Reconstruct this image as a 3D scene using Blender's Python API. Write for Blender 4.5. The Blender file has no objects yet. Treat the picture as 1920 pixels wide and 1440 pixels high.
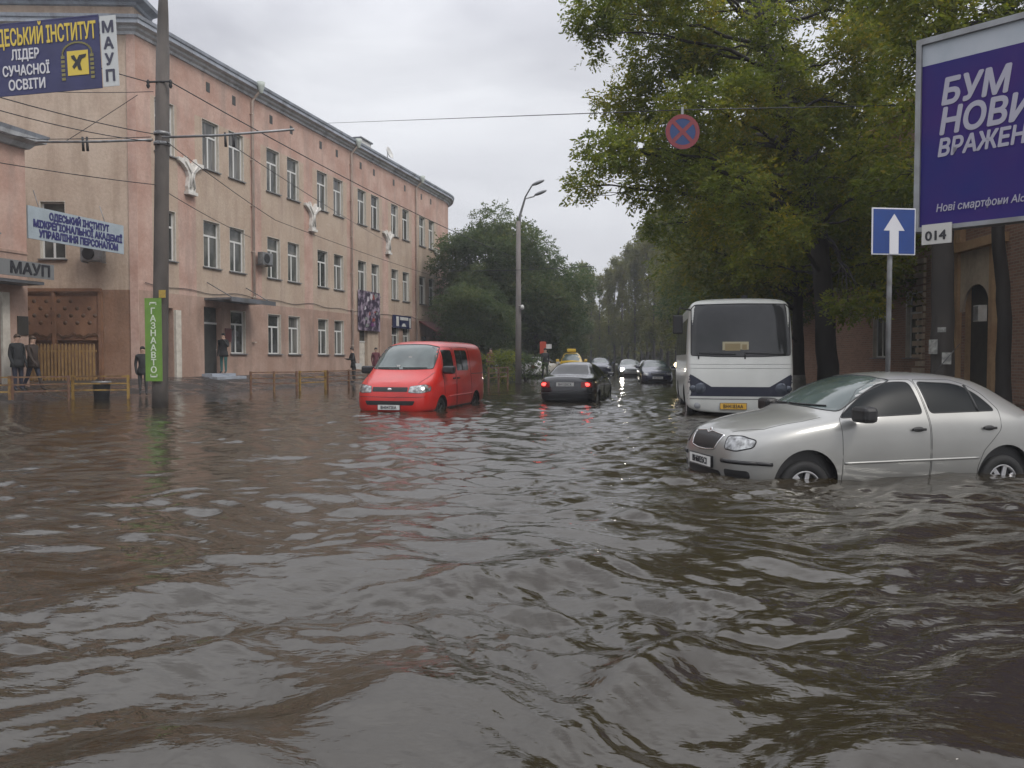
import bpy, bmesh, math, random
import numpy as np
from mathutils import Vector, Matrix, geometry
from mathutils.bvhtree import BVHTree

scene = bpy.context.scene
COL = scene.collection
R = math.radians
random.seed(7)

# ---------------------------------------------------------------- camera
F_PX = 1440.0
CAM_H = 1.27
PITCH = math.atan(48.0 / F_PX)
cam = bpy.data.cameras.new("camera")
cam.sensor_width = 36.0
cam.lens = F_PX / 1920.0 * 36.0
cam.clip_start = 0.05
cam.clip_end = 3000.0
cam_ob = bpy.data.objects.new("camera", cam)
cam_ob.location = (0, 0, CAM_H)
cam_ob.rotation_euler = (R(90) - PITCH, 0, 0)
COL.objects.link(cam_ob)
scene.camera = cam_ob

# ---------------------------------------------------------------- sky, sun, exposure
SUN_EL, SUN_AZ = 46.0, 128.0          # azimuth clockwise from +Y (behind the camera, to the right)
world = bpy.data.worlds.new("World")
scene.world = world
world.use_nodes = True
wn, wl = world.node_tree.nodes, world.node_tree.links
wn.clear()
w_out = wn.new("ShaderNodeOutputWorld")
w_bg = wn.new("ShaderNodeBackground")
w_bg.inputs["Strength"].default_value = 0.1
sky = wn.new("ShaderNodeTexSky")
sky.sky_type = 'NISHITA'
sky.sun_disc = False
sky.sun_elevation = R(SUN_EL)
sky.sun_rotation = R(SUN_AZ)
sky.air_density = 1.4
sky.dust_density = 4.0
tc = wn.new("ShaderNodeTexCoord")
sep = wn.new("ShaderNodeSeparateXYZ")
wl.new(tc.outputs["Generated"], sep.inputs[0])
mp = wn.new("ShaderNodeMapping")
mp.inputs["Scale"].default_value = (1.0, 1.0, 2.6)
wl.new(tc.outputs["Generated"], mp.inputs["Vector"])
nz = wn.new("ShaderNodeTexNoise")
nz.inputs["Scale"].default_value = 2.1
nz.inputs["Detail"].default_value = 6.0
nz.inputs["Roughness"].default_value = 0.5
nz.inputs["Distortion"].default_value = 0.5
wl.new(mp.outputs[0], nz.inputs["Vector"])
cr = wn.new("ShaderNodeValToRGB")          # overcast cloud deck, brighter and darker banks
cr.color_ramp.elements[0].position = 0.36
cr.color_ramp.elements[0].color = (4.8, 4.85, 5.3, 1)
cr.color_ramp.elements[1].position = 0.66
cr.color_ramp.elements[1].color = (7.6, 7.7, 8.05, 1)
wl.new(nz.outputs["Fac"], cr.inputs["Fac"])
el = wn.new("ShaderNodeMapRange")          # an overcast sky is brightest overhead
el.inputs["From Min"].default_value = 0.36
el.inputs["From Max"].default_value = 0.8
el.inputs["To Min"].default_value = 1.06
el.inputs["To Max"].default_value = 2.5
wl.new(sep.outputs["Z"], el.inputs["Value"])
vm = wn.new("ShaderNodeVectorMath")
vm.operation = 'SCALE'
wl.new(cr.outputs["Color"], vm.inputs[0])
wl.new(el.outputs["Result"], vm.inputs["Scale"])
mx = wn.new("ShaderNodeMixRGB")
mx.inputs["Fac"].default_value = 0.92
wl.new(sky.outputs["Color"], mx.inputs["Color1"])
wl.new(vm.outputs["Vector"], mx.inputs["Color2"])
wl.new(mx.outputs["Color"], w_bg.inputs["Color"])
wl.new(w_bg.outputs[0], w_out.inputs[0])

sun = bpy.data.lights.new("sun", 'SUN')
sun.energy = 1.25
sun.angle = R(20)
sun.color = (1.0, 0.96, 0.9)
sun_ob = bpy.data.objects.new("sun", sun)
sd = Vector((math.sin(R(SUN_AZ)) * math.cos(R(SUN_EL)), math.cos(R(SUN_AZ)) * math.cos(R(SUN_EL)), math.sin(R(SUN_EL))))
sun_ob.rotation_euler = sd.to_track_quat('Z', 'Y').to_euler()
sun_ob.location = sd * 60
COL.objects.link(sun_ob)

vs = scene.view_settings
vs.view_transform = 'Standard'
vs.look = 'None'
vs.gamma = 1.0
vs.exposure = 0.22
scene.cycles.max_bounces = 8
scene.cycles.transparent_max_bounces = 8

# ---------------------------------------------------------------- helpers
def at(px, py, Y):
    """the point of the place seen at a photograph pixel, Y metres ahead"""
    u, v = (px - 960) / F_PX, (720 - py) / F_PX
    fy, fz = math.cos(PITCH), -math.sin(PITCH)
    uy, uz = math.sin(PITCH), math.cos(PITCH)
    d = Vector((u, fy + v * uy, fz + v * uz))
    return Vector((0, 0, CAM_H)) + d * (Y / d.y)

MATS = {}
def mat(name, base, rough=0.6, metal=0.0, c2=None, scale=3.0, detail=4.0, lo=0.35, hi=0.65, bump=None, spec=0.5,
        coat=0.0, stretch=(1, 1, 1), emit=None, estr=0.0, rough2=None):
    if name in MATS:
        return MATS[name]
    m = bpy.data.materials.new(name)
    m.use_nodes = True
    n, l = m.node_tree.nodes, m.node_tree.links
    b = n["Principled BSDF"]
    b.inputs["Base Color"].default_value = (*base, 1)
    b.inputs["Roughness"].default_value = rough
    b.inputs["Metallic"].default_value = metal
    b.inputs["Specular IOR Level"].default_value = spec
    b.inputs["Coat Weight"].default_value = coat
    b.inputs["Coat Roughness"].default_value = 0.06
    if emit:
        b.inputs["Emission Color"].default_value = (*emit, 1)
        b.inputs["Emission Strength"].default_value = estr
    if c2 or bump:
        t = n.new("ShaderNodeTexCoord")
        mp_ = n.new("ShaderNodeMapping")
        mp_.inputs["Scale"].default_value = stretch
        l.new(t.outputs["Object"], mp_.inputs["Vector"])
    if c2:
        z = n.new("ShaderNodeTexNoise")
        z.inputs["Scale"].default_value = scale
        z.inputs["Detail"].default_value = detail
        l.new(mp_.outputs[0], z.inputs["Vector"])
        r_ = n.new("ShaderNodeMapRange")
        r_.inputs["From Min"].default_value = lo
        r_.inputs["From Max"].default_value = hi
        l.new(z.outputs["Fac"], r_.inputs["Value"])
        mi = n.new("ShaderNodeMixRGB")
        mi.inputs["Color1"].default_value = (*base, 1)
        mi.inputs["Color2"].default_value = (*c2, 1)
        l.new(r_.outputs["Result"], mi.inputs["Fac"])
        l.new(mi.outputs[0], b.inputs["Base Color"])
        if rough2 is not None:
            rr = n.new("ShaderNodeMapRange")
            rr.inputs["To Min"].default_value = rough
            rr.inputs["To Max"].default_value = rough2
            l.new(r_.outputs["Result"], rr.inputs["Value"])
            l.new(rr.outputs["Result"], b.inputs["Roughness"])
    if bump:
        zb = n.new("ShaderNodeTexNoise")
        zb.inputs["Scale"].default_value = bump[0]
        zb.inputs["Detail"].default_value = 5.0
        l.new(mp_.outputs[0], zb.inputs["Vector"])
        bb = n.new("ShaderNodeBump")
        bb.inputs["Strength"].default_value = bump[1]
        bb.inputs["Distance"].default_value = 0.02
        l.new(zb.outputs["Fac"], bb.inputs["Height"])
        l.new(bb.outputs[0], b.inputs["Normal"])
    MATS[name] = m
    return m

def plaster(name, base, c2, dirt):
    """old painted plaster: mottling, and rain streaks running down"""
    m = bpy.data.materials.new(name)
    m.use_nodes = True
    n, l = m.node_tree.nodes, m.node_tree.links
    b = n["Principled BSDF"]
    b.inputs["Roughness"].default_value = 0.85
    b.inputs["Specular IOR Level"].default_value = 0.25
    t = n.new("ShaderNodeTexCoord")
    def noise(scale, st, det=5):
        mp_ = n.new("ShaderNodeMapping")
        mp_.inputs["Scale"].default_value = st
        l.new(t.outputs["Object"], mp_.inputs["Vector"])
        z = n.new("ShaderNodeTexNoise")
        z.inputs["Scale"].default_value = scale
        z.inputs["Detail"].default_value = det
        z.inputs["Roughness"].default_value = 0.6
        l.new(mp_.outputs[0], z.inputs["Vector"])
        return z
    def ramp(z, lo, hi):
        r_ = n.new("ShaderNodeMapRange")
        r_.inputs["From Min"].default_value = lo
        r_.inputs["From Max"].default_value = hi
        l.new(z.outputs["Fac"], r_.inputs["Value"])
        return r_
    a = ramp(noise(0.7, (1, 1, 1), 7), 0.40, 0.60)
    m1 = n.new("ShaderNodeMixRGB")
    m1.inputs["Color1"].default_value = (*base, 1)
    m1.inputs["Color2"].default_value = (*c2, 1)
    l.new(a.outputs[0], m1.inputs["Fac"])
    s = ramp(noise(1.6, (1, 1, 0.16), 6), 0.48, 0.78)
    m2 = n.new("ShaderNodeMixRGB")
    l.new(m1.outputs[0], m2.inputs["Color1"])
    m2.inputs["Color2"].default_value = (*dirt, 1)
    l.new(s.outputs[0], m2.inputs["Fac"])
    g = ramp(noise(9, (1, 1, 1), 4), 0.2, 0.85)
    m3 = n.new("ShaderNodeMixRGB")
    m3.blend_type = 'MULTIPLY'
    m3.inputs["Fac"].default_value = 0.25
    l.new(m2.outputs[0], m3.inputs["Color1"])
    l.new(g.outputs[0], m3.inputs["Color2"])
    l.new(m3.outputs[0], b.inputs["Base Color"])
    bb = n.new("ShaderNodeBump")
    bb.inputs["Strength"].default_value = 0.35
    bb.inputs["Distance"].default_value = 0.02
    l.new(g.outputs[0], bb.inputs["Height"])
    l.new(bb.outputs[0], b.inputs["Normal"])
    MATS[name] = m
    return m

def np_mesh(name, V, Q, mats, smooth=False):
    me = bpy.data.meshes.new(name)
    V = np.ascontiguousarray(V, dtype=np.float32)
    Q = np.ascontiguousarray(Q, dtype=np.int32)
    k = Q.shape[1]
    me.vertices.add(len(V))
    me.vertices.foreach_set("co", V.ravel())
    me.loops.add(Q.size)
    me.loops.foreach_set("vertex_index", Q.ravel())
    me.polygons.add(len(Q))
    me.polygons.foreach_set("loop_start", np.arange(0, Q.size, k, dtype=np.int32))
    me.update(calc_edges=True)
    if smooth:
        me.polygons.foreach_set("use_smooth", np.ones(len(Q), dtype=bool))
    for m in mats:
        me.materials.append(m)
    me.validate()
    return me

class MB:
    """collects simple shapes into one mesh"""
    def __init__(s):
        s.v, s.f, s.m, s.sm = [], [], [], []
    def face(s, pts, m=0, sm=False):
        i = len(s.v)
        s.v += [tuple(p) for p in pts]
        s.f.append(tuple(range(i, i + len(pts)))); s.m.append(m); s.sm.append(sm)
    def box(s, x0, x1, y0, y1, z0, z1, m=0, M=None, bev=0.0):
        bm = bmesh.new()
        bmesh.ops.create_cube(bm, size=1.0)
        for v in bm.verts:
            v.co = Vector(((x0 + x1) / 2 + v.co.x * (x1 - x0), (y0 + y1) / 2 + v.co.y * (y1 - y0), (z0 + z1) / 2 + v.co.z * (z1 - z0)))
        if bev > 0:
            bmesh.ops.bevel(bm, geom=bm.edges[:], offset=bev, segments=2, profile=0.5, affect='EDGES')
        s.add_bm(bm, m, M)
    def add_bm(s, bm, m=0, M=None, sm=False):
        i = len(s.v)
        bm.verts.ensure_lookup_table()
        bm.verts.index_update()
        for v in bm.verts:
            s.v.append(tuple(M @ v.co) if M else tuple(v.co))
        for f in bm.faces:
            s.f.append(tuple(i + v.index for v in f.verts)); s.m.append(m); s.sm.append(sm)
        bm.free()
    def tube(s, path, rad, n=8, m=0, cap=True, sm=True):
        path = [Vector(p) for p in path]
        if not hasattr(rad, '__len__'):
            rad = [rad] * len(path)
        i = len(s.v)
        ref = Vector((0, 0, 1))
        T0 = (path[-1] - path[0])
        if T0.length > 0 and abs(T0.normalized().z) > 0.9:
            ref = Vector((1, 0, 0))
        for k, p in enumerate(path):
            t = (path[min(k + 1, len(path) - 1)] - path[max(k - 1, 0)])
            t = t.normalized() if t.length > 1e-9 else Vector((0, 0, 1))
            a = t.cross(ref)
            a = a.normalized() if a.length > 1e-6 else Vector((1, 0, 0))
            b = t.cross(a)
            for j in range(n):
                w = 2 * math.pi * j / n
                s.v.append(tuple(p + (a * math.cos(w) + b * math.sin(w)) * rad[k]))
        for k in range(len(path) - 1):
            for j in range(n):
                s.f.append((i + k * n + j, i + k * n + (j + 1) % n, i + (k + 1) * n + (j + 1) % n, i + (k + 1) * n + j))
                s.m.append(m); s.sm.append(sm)
        if cap:
            e = i + (len(path) - 1) * n
            s.f.append(tuple(i + j for j in reversed(range(n)))); s.m.append(m); s.sm.append(False)
            s.f.append(tuple(e + j for j in range(n))); s.m.append(m); s.sm.append(False)
    def lathe(s, prof, n=24, m=0, M=None, axis='z', sm=True):
        """prof: (radius, height) pairs turned round the axis"""
        i = len(s.v)
        for r_, h in prof:
            for j in range(n):
                w = 2 * math.pi * j / n
                p = Vector((r_ * math.cos(w), r_ * math.sin(w), h))
                if axis == 'y':
                    p = Vector((p.x, p.z, p.y))
                s.v.append(tuple(M @ p) if M else tuple(p))
        for k in range(len(prof) - 1):
            for j in range(n):
                s.f.append((i + k * n + j, i + k * n + (j + 1) % n, i + (k + 1) * n + (j + 1) % n, i + (k + 1) * n + j))
                s.m.append(m); s.sm.append(sm)
    def prism(s, pts, y0, y1, m=0, M=None):
        """outline in x,z extruded along y"""
        n = len(pts)
        A = [Vector((p[0], y0, p[1])) for p in pts]
        B = [Vector((p[0], y1, p[1])) for p in pts]
        if M:
            A = [M @ p for p in A]; B = [M @ p for p in B]
        i = len(s.v)
        s.v += [tuple(p) for p in A + B]
        tris = geometry.tessellate_polygon([[Vector((p[0], p[1], 0)) for p in pts]])
        for t in tris:
            s.f.append((i + t[0], i + t[1], i + t[2])); s.m.append(m); s.sm.append(False)
            s.f.append((i + n + t[2], i + n + t[1], i + n + t[0])); s.m.append(m); s.sm.append(False)
        for k in range(n):
            s.f.append((i + k, i + (k + 1) % n, i + n + (k + 1) % n, i + n + k)); s.m.append(m); s.sm.append(False)
    def mesh(s, name, mats):
        me = bpy.data.meshes.new(name)
        me.from_pydata(s.v, [], s.f)
        for m in (mats if isinstance(mats, (list, tuple)) else [mats]):
            me.materials.append(m)
        me.polygons.foreach_set("material_index", s.m)
        me.polygons.foreach_set("use_smooth", s.sm)
        me.update()
        bm = bmesh.new()
        bm.from_mesh(me)
        bmesh.ops.recalc_face_normals(bm, faces=bm.faces[:])
        bm.to_mesh(me)
        bm.free()
        return me
    def build(s, name, mats, parent=None, M=None):
        return link(name, s.mesh(name, mats), parent, M)

def link(name, me, parent=None, M=None):
    o = bpy.data.objects.new(name, me)
    COL.objects.link(o)
    if parent:
        o.parent = parent
    if M is not None:
        o.matrix_basis = M
    return o

def tag(o, label, cat, group=None, kind=None):
    if label: o["label"] = label
    if cat: o["category"] = cat
    if group: o["group"] = group
    if kind: o["kind"] = kind
    return o

def thing(name, label, cat, M=None, group=None):
    o = bpy.data.objects.new(name, None)
    o.empty_display_size = 0.3
    COL.objects.link(o)
    if M is not None:
        o.matrix_basis = M
    return tag(o, label, cat, group)

def copy_tree(o, parent=None):
    c = o.copy()
    COL.objects.link(c)
    if parent: c.parent = parent
    for ch in list(o.children):
        copy_tree(ch, c)
    return c

def Mz(x, y, z, deg=0.0):
    return Matrix.Translation((x, y, z)) @ Matrix.Rotation(R(deg), 4, 'Z')

def frame(origin, right, up=(0, 0, 1)):
    """local x along right, local z up, local -y towards the viewer"""
    x = Vector(right).normalized()
    z = Vector(up)
    z = (z - x * z.dot(x)).normalized()
    y = z.cross(x)
    M = Matrix((x, y, z)).transposed().to_4x4()
    return Matrix.Translation(origin) @ M

def text_mesh(body, size, extrude=0.004, bold=0.0, shear=0.0, align='CENTER', mats=(), sx=1.0, spacing=1.0, line=1.0):
    """lettering as a mesh standing in the x,z plane and read from -y, centred on its box"""
    cu = bpy.data.curves.new("lettering", 'FONT')
    cu.body = body
    cu.size = size
    cu.extrude = extrude
    cu.shear = shear
    cu.align_x = align
    cu.space_character = spacing
    cu.space_line = line
    cu.resolution_u = 3
    o = bpy.data.objects.new("lettering", cu)
    COL.objects.link(o)
    dg = bpy.context.evaluated_depsgraph_get()
    me = bpy.data.meshes.new_from_object(o.evaluated_get(dg))
    bpy.data.objects.remove(o)
    n = len(me.vertices)
    c = np.empty(n * 3, dtype=np.float32)
    me.vertices.foreach_get("co", c)
    c = c.reshape(-1, 3)
    if n:
        lo, hi = c.min(0), c.max(0)
        mid = (lo + hi) / 2
        ax = 0 if align == 'LEFT' else mid[0]
        out = np.stack([(c[:, 0] - ax) * sx, -(c[:, 2]), c[:, 1] - mid[1]], 1)
        me.vertices.foreach_set("co", np.ascontiguousarray(out, dtype=np.float32).ravel())
    if bold and n:                                     # heavier strokes: the letters laid over themselves, a hair apart in depth
        bm = bmesh.new()
        for q, (dx, dz) in enumerate(((0, 0), (bold, 0), (-bold, 0), (0, bold), (0, -bold), (bold * .7, bold * .7), (-bold * .7, -bold * .7), (bold * .7, -bold * .7), (-bold * .7, bold * .7))):
            b2 = bmesh.new(); b2.from_mesh(me)
            for v in b2.verts: v.co += Vector((dx, -0.0004 * q, dz))
            tmp = bpy.data.meshes.new("tmp"); b2.to_mesh(tmp); b2.free()
            bm.from_mesh(tmp); bpy.data.meshes.remove(tmp)
        bm.to_mesh(me); bm.free()
    me.materials.clear()
    for m in mats:
        me.materials.append(m)
    me.polygons.foreach_set("material_index", [0] * len(me.polygons))
    me.update()
    return me

def sphere_bm(r, c=(0, 0, 0), sc=(1, 1, 1), u=16, v=10):
    bm = bmesh.new()
    bmesh.ops.create_uvsphere(bm, u_segments=u, v_segments=v, radius=r)
    for q in bm.verts:
        q.co = Vector((c[0] + q.co.x * sc[0], c[1] + q.co.y * sc[1], c[2] + q.co.z * sc[2]))
    return bm

# ---------------------------------------------------------------- common materials
M_white = mat("white paint", (0.62, 0.62, 0.6), 0.45, c2=(0.5, 0.49, 0.46), scale=4)
M_dark = mat("black plastic", (0.012, 0.012, 0.013), 0.45)
M_rubber = mat("tyre rubber", (0.015, 0.015, 0.015), 0.75)
M_alloy = mat("silver wheel", (0.55, 0.55, 0.56), 0.3, 0.85)
M_chrome = mat("chrome", (0.7, 0.7, 0.7), 0.12, 1.0)
M_glass = mat("dark car glass", (0.010, 0.012, 0.012), 0.05, spec=0.28)
M_glassg = mat("greenish windscreen glass", (0.075, 0.10, 0.095), 0.05, c2=(0.04, 0.055, 0.052), scale=1.6, spec=0.9)
M_lamp = mat("lamp glass", (0.45, 0.46, 0.46), 0.08, 0.5, c2=(0.12, 0.12, 0.12), scale=14, spec=0.8)
M_red_lamp = mat("red lamp glass", (0.25, 0.01, 0.01), 0.15)
M_brake = mat("lit brake lamp", (0.5, 0.02, 0.02), 0.3, emit=(1.0, 0.06, 0.05), estr=4.0)
M_beam = mat("lit headlamp", (0.9, 0.9, 0.85), 0.3, emit=(1.0, 0.93, 0.8), estr=90.0)
M_amber = mat("lit amber lamp", (0.9, 0.75, 0.45), 0.3, emit=(1.0, 0.82, 0.5), estr=4.0)
M_plate = mat("plate white", (0.6, 0.6, 0.58), 0.4)
M_ink = mat("black ink", (0.015, 0.015, 0.02), 0.5)
M_steel = mat("galvanised steel", (0.3, 0.31, 0.32), 0.45, 0.6, c2=(0.2, 0.2, 0.2), scale=6)
M_wire = mat("wire", (0.02, 0.02, 0.022), 0.6)
# ---------------------------------------------------------------- ground and water
TH = math.atan((1380 - 960) / F_PX)          # the long facade runs at this angle to the view
PD = 22.5 * math.cos(TH)
D2 = Vector((math.sin(TH), math.cos(TH), 0))     # along the facade, away from us
N2 = Vector((-math.cos(TH), math.sin(TH), 0))    # into the building
FO = N2 * PD                                     # facade origin
def to_fac(X, Y):
    return X * D2.x + Y * D2.y, X * N2.x + Y * N2.y - PD
CORNER = D2 * 23.9 + FO
WALL_Y = CORNER.y

def ground_z(X, Y):
    X = np.asarray(X, dtype=float); Y = np.asarray(Y, dtype=float)
    s = X * D2.x + Y * D2.y
    p = -(X * N2.x + Y * N2.y - PD)                 # metres out from the facade plane
    d = np.hypot(np.maximum(p, 0), np.maximum(WALL_Y - Y, 0))
    z = np.clip(0.52 - 0.145 * d, -0.33, 0.55)
    z = np.where((s < 19.3) & (Y > 2), np.maximum(z, np.clip(0.5 - 0.3 * np.maximum(p, 0), -0.33, 0.5)), z)
    # right-hand pavement, behind the trees
    q = X - (7.9 + (Y - 17) * 0.14)
    z = np.where(Y > 12, np.maximum(z, np.clip(-0.33 + q * 0.5, -0.33, 0.1)), z)
    z = np.maximum(z, np.clip((Y - 95) * 0.02 - 0.33, -0.33, 0.6))
    return z

def build_ground():
    xs = np.concatenate([[-320, -200, -120, -60], np.arange(-40, 40.1, 0.5), [60, 120, 200, 320]])
    ys = np.concatenate([[-120, -80, -40, -20], np.arange(-8, 80, 0.5), np.arange(80, 160, 2.0), [200, 260, 340]])
    X, Y = np.meshgrid(xs, ys)
    Z = ground_z(X, Y) + 0.012 * np.sin(X * 1.7 + Y * 0.6) * np.sin(Y * 1.3 - X * .4)
    V = np.stack([X, Y, Z], -1).reshape(-1, 3)
    nx, ny = len(xs), len(ys)
    i = np.arange(nx * ny).reshape(ny, nx)
    Q = np.stack([i[:-1, :-1], i[:-1, 1:], i[1:, 1:], i[1:, :-1]], -1).reshape(-1, 4)
    m = mat("wet asphalt", (0.055, 0.045, 0.04), 0.16, c2=(0.035, 0.032, 0.03), scale=1.3, lo=0.42, hi=0.58, rough2=0.5, bump=(26, 0.25))
    tag(link("ground", np_mesh("ground", V, Q, [m], True)), "wet dark pavement rising out of the flood towards the buildings", None, kind="structure")

def wave_height(X, Y):
    rng = np.random.default_rng(11)
    r = np.hypot(X, Y)
    wx = X + 0.35 * np.sin(Y * 0.9 + 1.1) + 0.16 * np.sin(Y * 2.3 + X * 0.8) + 0.07 * np.sin(4.7 * Y - 2.1 * X)
    wy = Y + 0.40 * np.sin(X * 0.7 + 0.4) + 0.18 * np.sin(X * 1.9 - Y * 0.7 + 2) + 0.06 * np.sin(5.1 * X + 1.9 * Y)
    # calmer and rougher patches
    pa = 0.5 + 0.5 * np.sin(X * 0.55 + 1.3 * np.sin(Y * 0.33)) * np.sin(Y * 0.42 + 1.1 * np.sin(X * 0.47 + 1))
    pb = 0.5 + 0.5 * np.sin(X * 1.3 - Y * 0.6 + 1.7 * np.sin(Y * 0.8 + .3)) * np.sin(Y * 1.1 + X * 0.4 + 1.2 * np.sin(X * 0.9))
    h = np.zeros_like(X)
    def comp(lam, slope, ang, ridged, amp):
        k = 2 * math.pi / lam
        ph = rng.uniform(0, 6.283)
        A = slope / k
        t = k * (wx * math.cos(ang) + wy * math.sin(ang)) + ph
        fade = np.clip((lam / (0.013 * r + 0.015) - 0.6) * 0.7, 0, 1)   # drop what the sheet is too coarse to carry
        if ridged:
            w = 1.0 - 2.0 * np.sqrt(np.sin(t * 0.5) ** 2 + 0.02)
        else:
            w = np.sin(t) + 0.25 * np.sin(2 * t + 0.6)
        return A * w * amp * fade
    main = R(112)
    lane = 0.72 + 0.28 * np.clip((X + 0.45 * Y + 1.0) / 4.0, 0, 1)        # the left side lies calmer
    near = np.clip(1.25 - r / 11.0, 0.22, 1.0)
    churn = np.exp(-((X - 0.75) / 0.75) ** 2 - ((Y - 4.25) / 0.35) ** 2) + np.exp(-((X + 0.1) / 0.7) ** 2 - ((Y - 4.0) / 0.3) ** 2)
    for k in range(6):
        h += comp(rng.uniform(1.3, 2.9), 0.034, main + rng.normal(0, R(24)), False, (0.65 + 0.6 * pa) * near)
    for k in range(12):
        h += comp(rng.uniform(0.5, 1.25), 0.046, main + rng.normal(0, R(30)), k % 2 == 0, (0.5 + 0.9 * pa) * (0.4 + 0.6 * near))
    for k in range(18):
        h += comp(rng.uniform(0.2, 0.55), 0.057, R(96) + rng.normal(0, R(28)), k % 2 == 0, (0.24 + 1.05 * pb + 0.25 * (1 - near)) * lane)
    for k in range(14):
        h += comp(rng.uniform(0.07, 0.19), 0.040, R(98) + rng.normal(0, R(36)), False, np.clip(0.22 + 1.7 * pb * pa * lane + 2.0 * churn, 0.2, 2.0))
    # the churned hump and curling wake in front of us
    def hump(cx, cy, sx, sy, a, ang):
        c, s_ = math.cos(ang), math.sin(ang)
        u = ((X - cx) * c + (Y - cy) * s_) / sx
        v = (-(X - cx) * s_ + (Y - cy) * c) / sy
        return a * np.exp(-u * u - v * v)
    h += hump(0.05, 4.6, 0.75, 0.26, 0.085, R(14)) + hump(0.8, 4.05, 0.5, 0.2, 0.075, R(-12)) - hump(0.3, 4.2, 0.8, 0.2, 0.05, R(4))
    h += hump(0.62, 3.1, 0.9, 0.13, 0.06, R(52)) + hump(1.35, 5.2, 1.1, 0.3, 0.04, R(-10)) + hump(-1.2, 4.9, 1.6, 0.24, 0.045, R(20)) + hump(-0.9, 3.6, 1.7, 0.2, 0.04, R(24))
    d = np.hypot((X - 0.55), (Y - 4.2) * 1.25)
    h += 0.008 * np.sin(d * 15) * np.exp(-((d - 0.9) / 0.7) ** 2)
    # car wakes
    for cx, cy, a in ((-2.9, 18.5, 0.012), (1.6, 22.6, 0.014), (4.9, 16.8, 0.010)):
        d = np.hypot(X - cx, (Y - cy) * 0.8)
        h += a * np.sin(d * 9.0 + 1.6 * np.sin(X * 2.1)) * np.exp(-((d - 2.2) / 1.4) ** 2)
    # lapping against the standing vehicles
    for cx, cy, hl, hw_, deg in ((4.2, 8.75, 2.0, .85, 191.7), (-2.32, 20.9, 2.45, .97, -104), (5.1, 20.45, 3.5, 1.16, -100), (2.1, 24.3, 2.2, .86, 75)):
        c, s_ = math.cos(R(deg)), math.sin(R(deg))
        u = np.abs((X - cx) * c + (Y - cy) * s_) - hl
        v = np.abs(-(X - cx) * s_ + (Y - cy) * c) - hw_
        d = np.hypot(np.maximum(u, 0), np.maximum(v, 0))
        h += 0.014 * np.sin(d * 17 + 1.5 * np.sin(3 * X) + 1.2 * np.sin(2.6 * Y)) * np.exp(-d / 0.45)
    # shelter close to the building
    p = -(X * N2.x + Y * N2.y - PD)
    calm = np.clip((p - 1.5) / 9.0, 0.12, 1.0)
    return h * np.where(Y > 14, calm, np.clip(calm, 0.45, 1))

def build_water():
    dense = np.linspace(R(-44), R(44), 760)
    rest = np.linspace(R(44), R(316), 90)[1:-1]
    ang = np.concatenate([dense, rest])
    rr = [0.25]
    while rr[-1] < 130:
        rr.append(rr[-1] * (1.0047 if rr[-1] > 1.4 else 1.03))
    rr = np.array(rr)
    A, RR = np.meshgrid(ang, rr)
    X, Y = RR * np.sin(A), RR * np.cos(A)
    Z = wave_height(X, Y)
    na, nr = len(ang), len(rr)
    V = np.concatenate([np.stack([X, Y, Z], -1).reshape(-1, 3), [[0, 0, 0]]])
    i = np.arange(na * nr).reshape(nr, na)
    j = np.roll(i, -1, axis=1)
    Q = np.stack([i[:-1], i[1:], j[1:], j[:-1]], -1).reshape(-1, 4)
    c = np.full(na, na * nr)
    Q = np.concatenate([Q, np.stack([c, i[0], j[0], c], -1)]) if False else Q
    m = bpy.data.materials.new("muddy flood water")
    m.use_nodes = True
    n, l = m.node_tree.nodes, m.node_tree.links
    b = n["Principled BSDF"]
    b.inputs["Roughness"].default_value = 0.035
    b.inputs["IOR"].default_value = 1.55
    t = n.new("ShaderNodeTexCoord")
    z = n.new("ShaderNodeTexNoise")
    z.inputs["Scale"].default_value = 0.35
    z.inputs["Detail"].default_value = 5
    l.new(t.outputs["Object"], z.inputs["Vector"])
    mi = n.new("ShaderNodeMixRGB")
    mi.inputs["Color1"].default_value = (0.029, 0.0225, 0.0135, 1)
    mi.inputs["Color2"].default_value = (0.020, 0.016, 0.0095, 1)
    l.new(z.outputs["Fac"], mi.inputs["Fac"])
    l.new(mi.outputs[0], b.inputs["Base Color"])
    # ripples: long-crested chop and fine wrinkles
    last = None
    for sc, st, dist, strength in ((4.5, (0.5, 1.0, 1), 0.026, 0.42), (14.0, (0.45, 1.0, 1), 0.010, 0.5), (34.0, (0.45, 1.0, 1), 0.004, 0.5)):
        mp_ = n.new("ShaderNodeMapping")
        mp_.inputs["Scale"].default_value = st
        mp_.inputs["Rotation"].default_value = (0, 0, R(18))
        l.new(t.outputs["Object"], mp_.inputs["Vector"])
        zz = n.new("ShaderNodeTexNoise")
        zz.inputs["Scale"].default_value = sc
        zz.inputs["Detail"].default_value = 3
        zz.inputs["Distortion"].default_value = 0.6
        l.new(mp_.outputs[0], zz.inputs["Vector"])
        bb = n.new("ShaderNodeBump")
        bb.inputs["Strength"].default_value = strength
        bb.inputs["Distance"].default_value = dist
        l.new(zz.outputs["Fac"], bb.inputs["Height"])
        if last:
            l.new(last.outputs[0], bb.inputs["Normal"])
        last = bb
    l.new(last.outputs[0], b.inputs["Normal"])
    tag(link("water", np_mesh("water", V, Q, [m], True)), "brown flood water covering the whole street", None, kind="structure")

build_ground()
build_water()
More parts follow.
